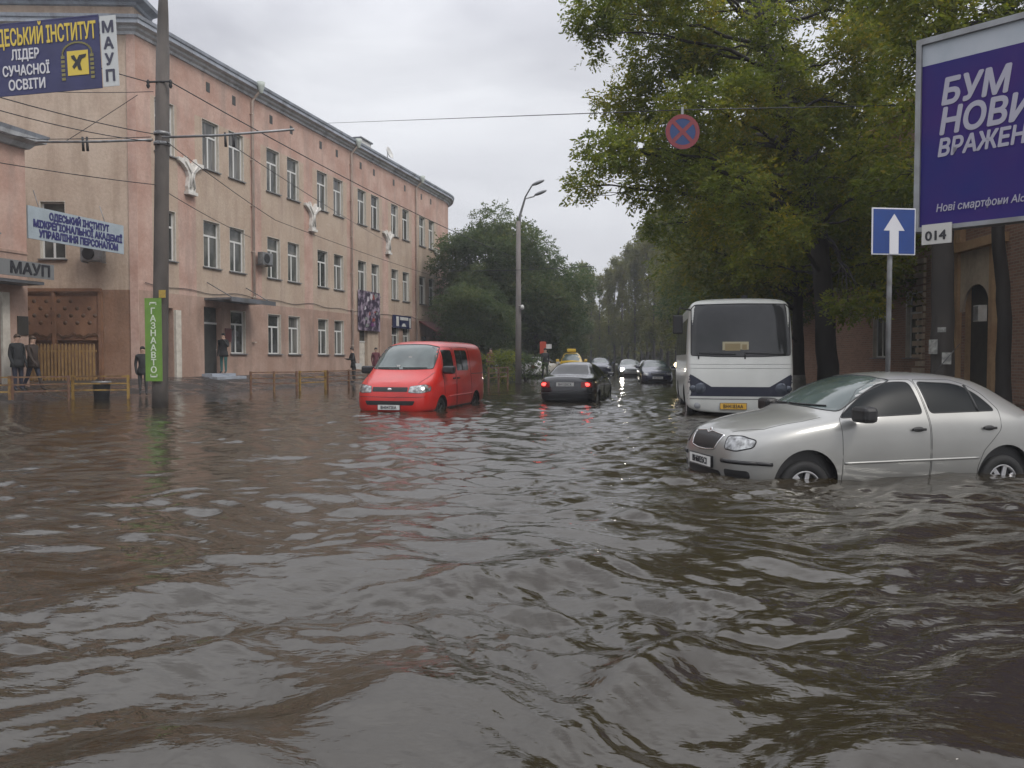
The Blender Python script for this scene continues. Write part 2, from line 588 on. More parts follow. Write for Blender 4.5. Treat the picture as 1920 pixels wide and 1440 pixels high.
# ---------------------------------------------------------------- the three-storey building on the left
P_pink = plaster("pink plaster", (0.58, 0.405, 0.335), (0.47, 0.295, 0.235), (0.36, 0.275, 0.235))
P_beige = plaster("beige plaster", (0.52, 0.415, 0.325), (0.47, 0.36, 0.275), (0.36, 0.27, 0.22))
P_salmon = plaster("salmon plaster", (0.47, 0.33, 0.265), (0.37, 0.245, 0.19), (0.25, 0.185, 0.15))
P_brown = plaster("brown plaster", (0.33, 0.2, 0.135), (0.27, 0.155, 0.1), (0.18, 0.115, 0.08))
P_tan = plaster("tan plaster", (0.57, 0.455, 0.36), (0.50, 0.385, 0.3), (0.36, 0.27, 0.2))
M_reveal = mat("whitewashed reveal", (0.58, 0.54, 0.47), 0.8, c2=(0.46, 0.42, 0.36), scale=5)
M_frame = mat("window frame paint", (0.62, 0.62, 0.6), 0.5)
M_sill = mat("zinc sill", (0.2, 0.2, 0.2), 0.5, 0.4)
M_pane = mat("dusty window glass", (0.05, 0.054, 0.05), 0.07, c2=(0.19, 0.185, 0.165), scale=0.9, lo=0.42, hi=0.68, spec=0.6)
M_corn = plaster("grey cornice paint", (0.40, 0.44, 0.50), (0.34, 0.37, 0.42), (0.17, 0.17, 0.17))
M_cornl = plaster("pale cornice paint", (0.6, 0.62, 0.64), (0.52, 0.54, 0.56), (0.22, 0.22, 0.22))
M_roof = mat("grey roof sheet", (0.16, 0.17, 0.19), 0.5, 0.3, c2=(0.11, 0.115, 0.12), scale=2)
M_pipe = mat("painted drainpipe", (0.58, 0.50, 0.43), 0.5, c2=(0.5, 0.4, 0.34), scale=4)
M_hopper = mat("pale hopper", (0.42, 0.46, 0.42), 0.5)
M_ddoor = mat("dark door", (0.05, 0.05, 0.045), 0.5, c2=(0.03, 0.03, 0.03), scale=3)
M_brdoor = mat("brown door", (0.12, 0.06, 0.03), 0.55, c2=(0.08, 0.045, 0.025), scale=3)

FM = Matrix.Translation(FO) @ Matrix.Rotation(math.pi / 2 - TH, 4, 'Z')
inst = thing("institute_building", "long three-storey pink and beige plastered building curving away at its far end", "building", FM)
BAYS = [27.6 + 4.6 * i for i in range(6)]
FLOORS = [(1.49, 3.42), (5.15, 7.13), (9.29, 11.36)]
W_W, W_GAP = 1.1, 1.75

def wall_grid(mb, xs, zs, holes, matf, y=0.0):
    xs = sorted(set(round(x, 4) for x in xs)); zs = sorted(set(round(z, 4) for z in zs))
    for a in range(len(xs) - 1):
        for b in range(len(zs) - 1):
            cx, cz = (xs[a] + xs[a + 1]) / 2, (zs[b] + zs[b + 1]) / 2
            if any(h[0] < cx < h[1] and h[2] < cz < h[3] for h in holes):
                continue
            mb.face([(xs[a], y, zs[b]), (xs[a + 1], y, zs[b]), (xs[a + 1], y, zs[b + 1]), (xs[a], y, zs[b + 1])], matf(cx, cz))

def window_meshes(w, h, dep=0.2):
    """reveal and sill / frame / pane, lower left corner at the origin, y into the wall"""
    a = MB()
    t = 0.004
    for (x0, x1, z0, z1) in ((-0.0, t + 0.02, 0, h), (w - t - 0.02, w, 0, h), (0.024, w - 0.024, h - 0.024, h)):
        a.box(x0, x1, 0.002, dep, z0, z1, 0)
    a.box(-0.06, w + 0.06, -0.09, dep - 0.002, -0.05, -0.002, 1)
    f = MB()
    fw = 0.055
    y0, y1 = dep - 0.07, dep - 0.01
    f.box(0.026, 0.026 + fw, y0, y1, 0.002, h - 0.026); f.box(w - 0.026 - fw, w - 0.026, y0, y1, 0.002, h - 0.026)
    f.box(0.026 + fw, w - 0.026 - fw, y0 + 0.002, y1 - 0.002, 0.002, fw); f.box(0.026 + fw, w - 0.026 - fw, y0 + 0.002, y1 - 0.002, h - 0.026 - fw, h - 0.026)
    zt = h * 0.66
    f.box(0.026 + fw, w - 0.026 - fw, y0 + 0.004, y1 - 0.004, zt, zt + 0.075)
    f.box(w * 0.44, w * 0.44 + 0.075, y0 + 0.006, y1 - 0.006, fw, zt)
    p = MB()
    p.face([(0.02, dep - 0.035, 0), (w - 0.02, dep - 0.035, 0), (w - 0.02, dep - 0.035, h), (0.02, dep - 0.035, h)])
    return a.mesh("window", [M_reveal, M_sill]), f.mesh("frame", M_frame), p.mesh("pane", M_pane)

holes, win_at = [], []
for i, s in enumerate(BAYS):
    for fl, (z0, z1) in enumerate(FLOORS):
        for k in range(2):
            x = s + k * W_GAP
            if fl == 0 and ((i == 0 and k == 0) or i == 3 or i == 5):
                continue
            holes.append((x, x + W_W, z0, z1)); win_at.append((x, fl))
for fl in (1, 2):
    x = 24.85
    holes.append((x, x + W_W, *FLOORS[fl])); win_at.append((x, fl))
DOORS = [(27.55, 28.8, 0.5, 3.5), (24.8, 25.75, 0.5, 3.3), (41.5, 44.3, 0.5, 3.0), (50.9, 52.6, 0.4, 2.9)]
holes += DOORS
S_END, R_END = 55.4, 5.0
def fmat(x, z):
    if z < 3.85: return 2
    for i in range(-1, 6):
        s = 27.6 + 4.6 * i
        if i == -1:
            if 24.65 < x < 26.1: return 1 if z < 11.36 else 0
            continue
        if s - 0.45 < x < s + 3.3: return 1 if z < 11.36 else 0
    return 0
mb = MB()
xs = [23.9, S_END, 24.65, 26.1] + [h[k] for h in holes for k in (0, 1)] + [27.6 + 4.6 * i + d for i in range(-1, 6) for d in (-0.45, 3.3) if 23.9 < 27.6 + 4.6 * i + d < S_END]
zs = [-0.6, 3.85, 11.36, 13.32] + [h[k] for h in holes for k in (2, 3)]
wall_grid(mb, xs, zs, holes, fmat)
n = 14
for k in range(n):                                   # the rounded far corner
    a0, a1 = R(90) * k / n, R(90) * (k + 1) / n
    q = [(S_END + R_END * math.sin(a), R_END - R_END * math.cos(a)) for a in (a0, a1)]
    for (z0, z1, m) in ((-0.6, 3.85, 2), (3.85, 13.32, 0)):
        mb.face([(*q[0], z0), (*q[1], z0), (*q[1], z1), (*q[0], z1)], m)
mb.face([(S_END + R_END, R_END, -.6), (S_END + R_END, 16, -.6), (S_END + R_END, 16, 13.32), (S_END + R_END, R_END, 13.32)], 0)
for (x0, x1, z0, z1) in DOORS:                       # doorway reveals
    mb.box(x0 - 0.002, x0 + 0.03, 0.002, 0.35, z0, z1, 2); mb.box(x1 - 0.03, x1 + 0.002, 0.002, 0.35, z0, z1, 2); mb.box(x0 + 0.03, x1 - 0.03, 0.002, 0.35, z1 - 0.03, z1 + 0.002, 2)
mb.build("wall", [P_pink, P_beige, P_salmon], inst)

rw_ = random.Random(12)
M_pane2 = mat("glass with pale curtain", (0.17, 0.165, 0.15), 0.1, c2=(0.07, 0.07, 0.066), scale=2.2, stretch=(3, 1, .3), lo=.4, hi=.6, spec=.6)
M_pane3 = mat("dark room glass", (0.025, 0.027, 0.026), 0.06, c2=(0.06, 0.062, 0.058), scale=1.3, lo=.45, hi=.7, spec=.6)
WM = [window_meshes(W_W, b - a) for a, b in FLOORS]
for x, fl in win_at:
    w = link("window", WM[fl][0], inst, Matrix.Translation((x, 0, FLOORS[fl][0])))
    link("frame", WM[fl][1], w); pn = link("pane", WM[fl][2], w)
    kind = rw_.random()
    if kind < 0.55:                                  # curtains and blinds behind the glass
        pn.material_slots[0].link = 'OBJECT'; pn.material_slots[0].material = M_pane2 if kind < 0.3 else M_pane3

# gable wall turned towards us
LX, LY = 20.55, 10.44
LANG = math.atan2(-LY, 23.9 - LX)
LLEN = math.hypot(LY, 23.9 - LX)
LM = Matrix.Translation((LX, LY, 0)) @ Matrix.Rotation(LANG, 4, 'Z')
mb = MB()
lh = [(7.35, 8.3, 5.0, 7.15), (2.4, 3.4, 9.2, 11.2)]
wall_grid(mb, [-8, LLEN, 2.0, 9.2] + [h[k] for h in lh for k in (0, 1)], [-0.6, 3.85, 13.32, 5.0] + [h[k] for h in lh for k in (2, 3)], lh,
          lambda x, z: 1 if z < 3.85 else (2 if x > 10.1 and False else 0))
mb.box(LLEN - 0.3, LLEN + 0.0, -0.05, -0.002, -0.6, 13.3, 2)            # pink strip at the corner
mb.box(-8, LLEN - 0.1, 0.15, 1.5, 13.9, 14.55, 0)                # attic storey
mb.build("gable_wall", [P_tan, P_brown, P_pink], inst, LM)
for (x0, x1, z0, z1) in lh:
    A, B, C_ = window_meshes(x1 - x0, z1 - z0)
    w = link("window", A, inst, LM @ Matrix.Translation((x0, 0, z0)))
    link("frame", B, w); link("pane", C_, w)

def sweep(mb, path, prof, mids):
    """profile (out, z) swept along a plan path whose outside is on the right"""
    P = [Vector((p[0], p[1])) for p in path]
    rows = []
    for i, p in enumerate(P):
        d0 = (P[i] - P[i - 1]).normalized() if i else None
        d1 = (P[i + 1] - P[i]).normalized() if i < len(P) - 1 else None
        d0 = d0 or d1; d1 = d1 or d0
        n0, n1 = Vector((d0.y, -d0.x)), Vector((d1.y, -d1.x))
        nn = (n0 + n1).normalized()
        k = 1 / max(0.4, nn.dot(n0))
        rows.append([(p.x + nn.x * o * k, p.y + nn.y * o * k, z) for o, z in prof])
    for i in range(len(rows) - 1):
        for j in range(len(prof) - 1):
            mb.face([rows[i][j], rows[i + 1][j], rows[i + 1][j + 1], rows[i][j + 1]], mids[j])
lpt = lambda x, y=0.0: (LM @ Vector((x, y, 0)))[:2]
arc = [(S_END + R_END * math.sin(R(90) * k / n), R_END - R_END * math.cos(R(90) * k / n)) for k in range(0, n + 1)]
path = [lpt(-8), (23.9, 0)] + [(30 + 4 * k, 0) for k in range(6)] + arc + [(S_END + R_END, 16)]
mb = MB()
sweep(mb, path, [(0.0, 13.3), (0.06, 13.3), (0.08, 13.4), (0.2, 13.46), (0.22, 13.54), (0.42, 13.58), (0.42, 13.72), (0.47, 13.75), (0.5, 13.86), (0.4, 13.89), (-0.2, 14.0)], [1, 1, 1, 1, 1, 0, 0, 0, 0, 0])
mb.build("cornice", [M_corn, M_cornl], inst)
mb = MB()
sweep(mb, [lpt(-8, 0.15), lpt(LLEN - 0.1, 0.15), lpt(LLEN - 0.1, 1.5)], [(0, 14.4), (0.1, 14.42), (0.14, 14.52), (0.42, 14.6), (0.45, 14.72), (-0.3, 14.8)], [0, 0, 0, 0, 0])
mb.build("attic_cornice", [M_corn], inst)
mb = MB()
sweep(mb, path, [(0.38, 13.90), (-3.5, 15.0), (-7, 15.8)], [0, 0])
mb.build("roof", [M_roof], inst)
mb = MB()                                            # roof hatch beside the ridge
mb.box(43.0, 44.4, 0.6, 1.8, 14.0, 14.75, 0); mb.box(42.9, 44.5, 0.5, 1.9, 14.752, 14.83, 1)
mb.build("dormer", [M_white, M_roof], inst)
mb = MB()
mb.tube([(47.2, .8, 14.1), (47.2, .8, 15.0)], 0.03); mb.lathe([(0.02, 0), (0.3, 0.05), (0.42, 0.14), (0.4, 0.15), (0.28, 0.07), (0.0, 0.02)], 18, 0, Matrix.Translation((47.2, .75, 14.9)) @ Matrix.Rotation(R(70), 4, 'X'))
mb.build("satellite_dish", [M_white], inst)

def downpipe(x, z0=0.9, z1=13.2):
    a = MB()
    a.tube([(x, -0.52, 13.7), (x, -0.5, 13.5), (x, -0.28, 13.3), (x, -0.1, 13.1), (x, -0.1, z0)], 0.055, 10, 0)
    for z in np.arange(2.0, 12.9, 2.1):
        a.box(x - 0.085, x + 0.085, -0.15, -0.004, z, z + 0.04, 0)
    p = a.build("downpipe", [M_pipe], inst)
    h = MB(); h.lathe([(0.07, -0.3), (0.17, 0.0), (0.19, 0.2), (0.16, 0.2), (0.15, 0)], 12, 0, Matrix.Translation((x, -0.56, 13.72)))
    h.build("hopper", [M_hopper], p)
for x, z0 in ((31.0, 3.9), (40.5, 0.9), (49.9, 0.9)):
    downpipe(x, z0)
for s in BAYS + [23.4]:                              # small attic vents under the cornice
    for k in (0.3, 1.75 + 0.3):
        if s + k > 24.3:
            a = MB(); a.box(s + k, s + k + 0.24, -0.012, 0.05, 12.55, 12.95); a.build("attic_vent", [M_ddoor], inst)
M_orn = mat("white plaster", (0.68, 0.66, 0.62), .7, c2=(.52, .5, .46), scale=6)
def emblem(x):
    """white plaster ornament of two flaring horns over a tapering stem"""
    a = MB()
    out = [(-0.17, -0.62), (0.17, -0.62), (0.2, -0.45), (0.14, -0.1), (0.2, 0.1), (0.42, 0.3), (0.62, 0.38), (0.62, 0.5), (0.3, 0.48), (0.24, 0.62), (0.1, 0.42), (0.0, 0.32),
           (-0.1, 0.42), (-0.24, 0.62), (-0.3, 0.48), (-0.62, 0.5), (-0.62, 0.38), (-0.42, 0.3), (-0.2, 0.1), (-0.14, -0.1), (-0.2, -0.45)]
    a.prism(out, -0.16, 0.0)
    a.tube([(-0.3, -0.19, 0.42), (0, -0.2, 0.05), (0.1, -0.19, -0.5)], 0.045, 6)
    a.tube([(0.3, -0.19, 0.42), (0, -0.2, 0.05), (-0.1, -0.19, -0.5)], 0.045, 6)
    a.box(-0.24, 0.24, -0.22, 0.0, -0.74, -0.622)
    a.build("wall_ornament", [M_orn], inst, Matrix.Translation((x, -0.004, 8.78)) @ Matrix.Diagonal((1.2, 1, 1.12, 1)))
for x in (26.75, 36.2, 45.4, 54.0):
    emblem(x)
a = MB(); a.box(27.6, 30.7, -1.35, -0.004, 3.74, 3.83); a.box(27.55, 30.75, -1.4, -1.352, 3.66, 3.85)
a.tube([(27.8, -1.3, 3.8), (27.8, 0, 4.5)], 0.02, 6); a.tube([(30.5, -1.3, 3.8), (30.5, 0, 4.5)], 0.02, 6)
a.build("entrance_canopy", [M_roof], inst)
def door(x0, x1, z0, z1, m, y=0.3, glazed=True):
    a = MB(); a.box(x0 + 0.035, x1 - 0.035, y, y + 0.06, z0, z1 - 0.75, 0); a.box(x0 + 0.035, x1 - 0.035, y - 0.03, y + 0.06, z1 - 0.748, z1 - 0.67, 1)
    for k in (0.1, 0.55):
        a.box(x0 + 0.2, x1 - 0.2, y - 0.02, y - 0.001, z0 + 0.15 + k * 1.6, z0 + 0.15 + (k + 0.35) * 1.6, 0, None, 0.006)
    d = a.build("door", [m, M_frame], inst)
    h = MB(); h.tube([(x1 - 0.14, y - 0.05, z0 + 1.0), (x1 - 0.14, y - 0.05, z0 + 1.2)], 0.012, 6); h.build("handle", [M_chrome], d)
    p = MB(); p.face([(x0 + 0.03, y + 0.02, z1 - 0.67), (x1 - 0.03, y + 0.02, z1 - 0.67), (x1 - 0.03, y + 0.02, z1), (x0 + 0.03, y + 0.02, z1)]); p.build("fanlight", [M_pane], d)
door(*DOORS[0], M_ddoor); door(*DOORS[1], M_brdoor); door(*DOORS[3], M_brdoor)
x0, x1, z0, z1 = DOORS[2]
door(x0, x0 + 1.3, z0, z1, M_reveal)
a = MB(); a.box(x0 + 1.3, x1 - 0.03, 0.1, 0.35, z0, z1 - 0.03, 0); a.build("door_pier", [P_beige], inst)
a = MB(); a.box(25.75, 26.05, -0.12, -0.004, 0.4, 3.2, 0); a.build("door_post", [M_reveal], inst)
# steps
a = MB(); a.box(27.4, 29.0, -0.5, 0.34, 0.2, 0.62); a.box(27.2, 29.2, -0.9, -0.503, 0.1, 0.5); a.build("doorstep", [M_corn], inst)
# red awning over the far entrance
a = MB()
a.prism([(0, 0), (1.35, -0.75), (1.35, -1.0), (1.3, -1.0), (1.3, -0.8), (0, -0.1)], 0, 2.3, 0, Matrix.Translation((50.5, 0, 3.95)) @ Matrix.Rotation(R(-90), 4, 'Z') )
aw = a.build("awning", [mat("dark red awning", (0.13, 0.025, 0.025), 0.6, c2=(0.09, 0.02, 0.02), scale=4)], inst)
# string cable sagging along the front over the ground floor
a = MB()
pts = []
for k in range(61):
    x = 24.2 + k * 0.45
    pts.append((x, -0.04, 4.15 - 0.05 * math.sin(k * 0.9) - 0.1 * abs(math.sin(k * 0.23))))
a.tube(pts, 0.014, 5); a.build("wall_cable", [M_wire], inst)

def fac(s, p=0.0, z=0.0):
    """a place in the facade frame: s along it, p out from it"""
    return FM @ Vector((s, -p, z))
def wall_frame(s, p, z):
    return FM @ Matrix.Translation((s, -p, z))

def aircon(M, label):
    t = thing("air_conditioner", label, "air conditioner", M)
    a = MB(); a.box(-0.4, 0.4, -0.3, 0.0, -0.28, 0.28, 0, None, 0.015); a.build("casing", [M_steel], t)
    a = MB(); a.lathe([(0.21, 0), (0.23, -0.02), (0.2, -0.02), (0.05, -0.012), (0.0, -0.014)], 20, 0, Matrix.Translation((-0.1, -0.303, 0)), 'y'); a.build("fan_grille", [M_dark], t)
    for x in (-0.35, 0.31):
        a = MB(); a.box(x, x + 0.04, -0.34, 0.12, -0.33, -0.282); a.build("bracket", [M_steel], t)
aircon(wall_frame(31.6, 0.15, 5.95), "grey air conditioner unit on the facade left of a middle floor window pair")
aircon(FM @ LM @ Matrix.Translation((9.45, -0.15, 5.15)), "small air conditioner box standing in for the dark shadow under the tilted blue-lettered sign")  # this box stands in for the dark shadow under the sign

# entrance signs and posters
t = thing("wall_poster", "dark violet and white printed poster hanging over the bay doorway", "poster", wall_frame(42.7, 0.06, 4.1))
a = MB(); a.box(-1.45, 1.45, -0.03, 0, -1.15, 1.25); a.build("poster_sheet", [mat("printed poster", (0.03, 0.018, 0.04), 0.5, c2=(0.32, 0.26, 0.32), scale=2.6, detail=7, lo=0.47, hi=0.62)], t)
a = MB()
rr = random.Random(3)
for k in range(16):
    x, z, w, h = rr.uniform(-1.2, 0.9), rr.uniform(-1.0, 1.0), rr.uniform(0.12, 0.5), rr.uniform(0.08, 0.3)
    y0 = -0.032 - 0.0012 * k
    a.prism([(x, z), (x + w, z + 0.06), (x + w * 0.8, z + h), (x + 0.1, z + h * 1.2)], y0 - 0.001, y0, k % 4)
a.build("artwork", [mat("print white", (0.5, 0.48, 0.5), 0.5), mat("print violet", (0.16, 0.05, 0.16), 0.5), mat("print grey", (0.2, 0.22, 0.2), 0.5), mat("print red", (0.25, 0.06, 0.05), 0.5)], t)
t = thing("shop_sign", "dark blue shop sign with white panels beside the printed poster", "sign", wall_frame(47.4, 0.05, 3.7))
a = MB(); a.box(-1.4, 1.4, -0.12, 0, -0.42, 0.42, 0, None, 0.01); a.build("board", [mat("navy sign", (0.015, 0.02, 0.07), 0.4)], t)
a = MB(); a.box(-1.05, -0.65, -0.135, -0.122, -0.3, 0.33); a.box(1.05, 1.25, -0.135, -0.122, -0.35, 0.3); a.box(-0.45, 0.85, -0.135, -0.122, 0.12, 0.32); a.prism([(-0.2, -0.3), (0.5, -0.3), (0.3, -0.1), (0, -0.1)], -0.135, -0.122); a.build("lettering", [M_white], t)
t = thing("wall_plaque", "small dark red plaque between the canopied door and a window", "plaque", wall_frame(29.05, 0.0, 2.3))
a = MB(); a.box(-0.12, 0.32, -0.04, -0.002, -0.3, 0.3, 0, None, 0.008); a.build("board", [mat("dark red plaque", (0.1, 0.02, 0.02), 0.35)], t)

# ---------------------------------------------------------------- gateway, tilted sign
t = thing("yard_gate", "brown timber yard gate with yellow picket front in the gable wall", "gate", FM @ LM @ Matrix.Translation((6.35, -0.1, 0)))
M_gate = mat("brown gate paint", (0.27, 0.145, 0.085), 0.6, c2=(0.19, 0.1, 0.06), scale=2.5, bump=(20, 0.3))
a = MB(); a.box(0, 3.2, -0.05, 0, 1.95, 3.6, 0)
for k in range(26):
    x, z = 0.15 + (k % 7) * 0.45 + (0.22 if (k // 7) % 2 else 0), 2.6 + (k // 7) * 0.27
    a.lathe([(0.0, -0.02), (0.06, -0.015), (0.08, 0.0)], 8, 1, Matrix.Translation((min(x, 3.05), -0.05, z)), 'y')
a.build("panel", [M_gate, M_brdoor], t)
a = MB()
for x in (-0.1, 1.5, 3.2):
    a.box(x, x + 0.12, -0.12, 0.04, 0.1, 3.75)
a.box(-0.1, 3.3, -0.14, 0.03, 3.76, 3.88); a.build("frame", [M_gate], t)
a = MB()
for seg in ((0.05, 1.5), (1.65, 3.18)):
    pts = [(x, 2.12 + 0.05 * math.sin(x * 9) + 0.03 * math.sin(x * 23)) for x in np.linspace(seg[0], seg[1], 26)]
    a.prism([(p[0], p[1] + 0.05) for p in pts] + [(p[0], p[1] - 0.05) for p in reversed(pts)], -0.09, -0.055)
a.build("carved_rail", [M_brdoor], t)
a = MB()
for k in range(25):
    x = 0.0 + k * 0.128
    a.prism([(x, 0.15), (x + 0.075, 0.15), (x + 0.075, 1.75), (x + 0.0375, 1.82), (x, 1.75)], -0.3, -0.275)
a.box(-0.05, 3.2, -0.27, -0.24, 0.5, 0.6); a.box(-0.05, 3.2, -0.27, -0.24, 1.5, 1.58)
a.build("picket_front", [mat("ochre picket paint", (0.36, 0.225, 0.09), 0.6, c2=(0.25, 0.15, 0.065), scale=5)], t)

M_navy = mat("navy lettering", (0.02, 0.02, 0.12), 0.5)
sgn_r = at(232, 450, 28.3)
t = thing("institute_sign", "long pale blue sign with three navy text lines over the gateway", "sign", frame(sgn_r - D2 * 1.98, D2))
a = MB(); a.box(-1.98, 1.98, 0, 0.06, -0.52, 0.52); a.build("board", [mat("pale blue board", (0.36, 0.42, 0.46), 0.5, c2=(0.3, 0.35, 0.38), scale=2)], t)
for k, tx in enumerate(("ОДЕСЬКИЙ ІНСТИТУТ", "МІЖРЕГІОНАЛЬНОЇ АКАДЕМІЇ", "УПРАВЛІННЯ ПЕРСОНАЛОМ")):
    me = text_mesh(tx, 0.31, 0.004, 0.02, mats=[M_navy])
    w = max(v.co.x for v in me.vertices) * 2
    f = (2.5, 3.7, 3.3)[k] / w
    link("lettering", me, t, Matrix.Translation((0.05, -0.005, 0.31 - 0.31 * k)) @ Matrix.Diagonal((f, 1, 1, 1)))
for x in (-1.5, 1.2):
    a = MB(); a.tube([(x, 0.08, 0.5), (x, 0.3, 1.1)], 0.015, 6); a.build("hanger", [M_steel], t)
for z in (-0.3, 0.2):
    a = MB(); a.box(-1.9, 1.9, 0.061, 0.1, z, z + 0.05); a.build("batten", [M_steel], t)

# ---------------------------------------------------------------- two-storey building at the far left
S_L = (Vector((at(57, 400, 24.4).x, 24.4, 0)) - FO).dot(D2)
lb = thing("corner_building", "lower two-storey pink building with grey cornice at the far left", "building", FM @ Matrix.Translation((S_L, 0, 0)))
lw = [(-2.1, -1.0, 5.1, 7.05), (-4.6, -3.5, 5.1, 7.05), (-1.98, -0.97, 0.3, 3.3), (-4.6, -3.5, 1.4, 3.2)]
mb = MB()
wall_grid(mb, [-14, 0] + [h[k] for h in lw for k in (0, 1)], [-0.6, 3.9, 4.6, 7.95] + [h[k] for h in lw for k in (2, 3)], lw, lambda x, z: 0 if z > 4.6 else 1)
mb.face([(0, 0, -.6), (0, 9, -.6), (0, 9, 7.95), (0, 0, 7.95)], 0)
mb.box(-14, 0.02, -0.03, -0.002, 4.55, 4.63, 1)
mb.build("wall", [P_pink, P_salmon], lb)
for (x0, x1, z0, z1) in lw:
    if z0 < 1: continue
    A, B, C_ = window_meshes(x1 - x0, z1 - z0)
    w = link("window", A, lb, Matrix.Translation((x0, 0, z0)))
    link("frame", B, w); link("pane", C_, w)
mb = MB()
sweep(mb, [(-14, 0), (0, 0), (0, 9)], [(0, 7.85), (0.1, 7.87), (0.2, 8.0), (0.42, 8.08), (0.45, 8.2), (0.5, 8.32), (-0.5, 8.5)], [1, 1, 1, 1, 0, 0])
mb.build("cornice", [M_corn, M_cornl], lb)
mb = MB(); mb.box(-14, -0.3, 0.5, 9, 8.4, 8.49); mb.build("roof", [M_roof], lb)
a = MB(); a.box(-1.95, -1.0, 0.25, 0.3, 0.0, 3.27); d = a.build("door", [mat("pale door paint", (0.33, 0.36, 0.33), 0.5, c2=(0.25, 0.28, 0.25), scale=3)], lb)
a = MB(); a.box(-0.968, -0.72, -0.1, -0.003, 0, 3.3); a.box(-2.25, -1.982, -0.1, -0.003, 0, 3.3); a.build("door_surround", [M_reveal], lb)
a = MB(); a.box(-2.3, -0.2, -0.9, -0.003, 3.55, 3.64); a.build("entrance_canopy", [M_roof], lb)
t = thing("entrance_sign", "grey signboard reading МАУП above the door of the corner building", "sign", FM @ Matrix.Translation((S_L - 0.35, -0.95, 3.98)))
a = MB(); a.box(-2.2, 0.42, -0.05, 0, -0.25, 0.22); a.build("board", [mat("grey signboard", (0.17, 0.175, 0.175), 0.5)], t)
link("lettering", text_mesh("МАУП", 0.46, 0.006, 0.016, mats=[M_ink], sx=1.05), t, Matrix.Translation((-0.42, -0.058, 0)))
t = thing("wall_plaque", "dark square plaque beside the door of the corner building", "plaque", FM @ Matrix.Translation((S_L - 0.3, 0, 2.3)))
a = MB(); a.box(-0.1, 0.28, -0.04, -0.002, -0.3, 0.3, 0, None, 0.008); a.build("board", [mat("dark bronze plaque", (0.04, 0.035, 0.03), 0.35)], t)
# ---------------------------------------------------------------- concrete pole with trolley arms, advert
M_conc = mat("weathered concrete", (0.105, 0.09, 0.08), 0.8, c2=(0.06, 0.053, 0.048), scale=2.2, stretch=(1, 1, 0.4), bump=(18, 0.4))
M_conc2 = mat("pale concrete", (0.19, 0.17, 0.16), 0.8, c2=(0.13, 0.12, 0.115), scale=2.0, stretch=(1, 1, 0.4), bump=(18, 0.3))
PB = at(299, 700, 20.2); PB.z = 0
PT = at(306, 0, 20.2)
t = thing("utility_pole", "thick dark concrete pole in the flood before the pink building, carrying trolley wire arms", "utility pole", Matrix.Translation(PB))
lean = (PT - PB) / PT.z
P = lambda z: Vector((lean.x * z, 0, z))
a = MB(); a.tube([P(-0.35), P(0.6), P(5), P(9.3), P(9.31), P(10.2), P(11.2), P(11.25)], [0.205, 0.2, 0.18, 0.165, 0.15, 0.13, 0.08, 0.02], 20); a.build("post", [M_conc], t)
z_arm = at(0, 262, 20.2).z
a = MB()
a.tube([P(z_arm - 0.06) + Vector((-0.15, -0.22, 0)), P(z_arm - 0.08) + Vector((-1.5, -0.22, -0.03)), P(z_arm - 0.06) + Vector((-3.15, -0.22, -0.06))], 0.032, 8)
a.build("trolley_arm", [M_steel], t)
a = MB()
a.tube([P(z_arm) + Vector((0.1, -0.22, 0)), P(z_arm + 0.05) + Vector((1.6, -0.22, 0)), P(z_arm + 0.2) + Vector((3.5, -0.22, 0))], 0.032, 8)
a.build("trolley_arm", [M_steel], t)
for dz in (-0.16, 0.1):
    a = MB(); a.lathe([(0.185, 0), (0.205, 0.01), (0.205, 0.08), (0.185, 0.09)], 16, 0, Matrix.Translation(P(z_arm + dz) )); a.box(-0.03, 0.03, -0.25, -0.18, z_arm + dz, z_arm + dz + 0.08, 0, Matrix.Translation((lean.x * z_arm, 0, 0))); a.build("clamp", [M_steel], t)
for x in (-1.95, -1.84, 1.72, 1.93):
    a = MB(); q = P(z_arm) + Vector((x, -0.22, -0.05 if x < 0 else 0.06)); a.tube([q + Vector((0, 0, 0.06)), q + Vector((0.02, 0, -0.3))], [0.028, 0.036], 8); a.build("insulator", [M_wire], t)
z_ins = at(0, 158, 20.2).z
a = MB(); a.tube([P(z_ins) + Vector((-0.32, -0.16, 0)), P(z_ins) + Vector((0.3, -0.16, 0.02))], 0.025, 6)
for x in (-0.3, 0.28):
    a.lathe([(0.02, -0.16), (0.05, -0.1), (0.03, -0.04), (0.05, 0), (0.02, 0.06)], 8, 0, Matrix.Translation(P(z_ins) + Vector((x, -0.16, 0))))
a.build("insulator_bracket", [M_wire], t)

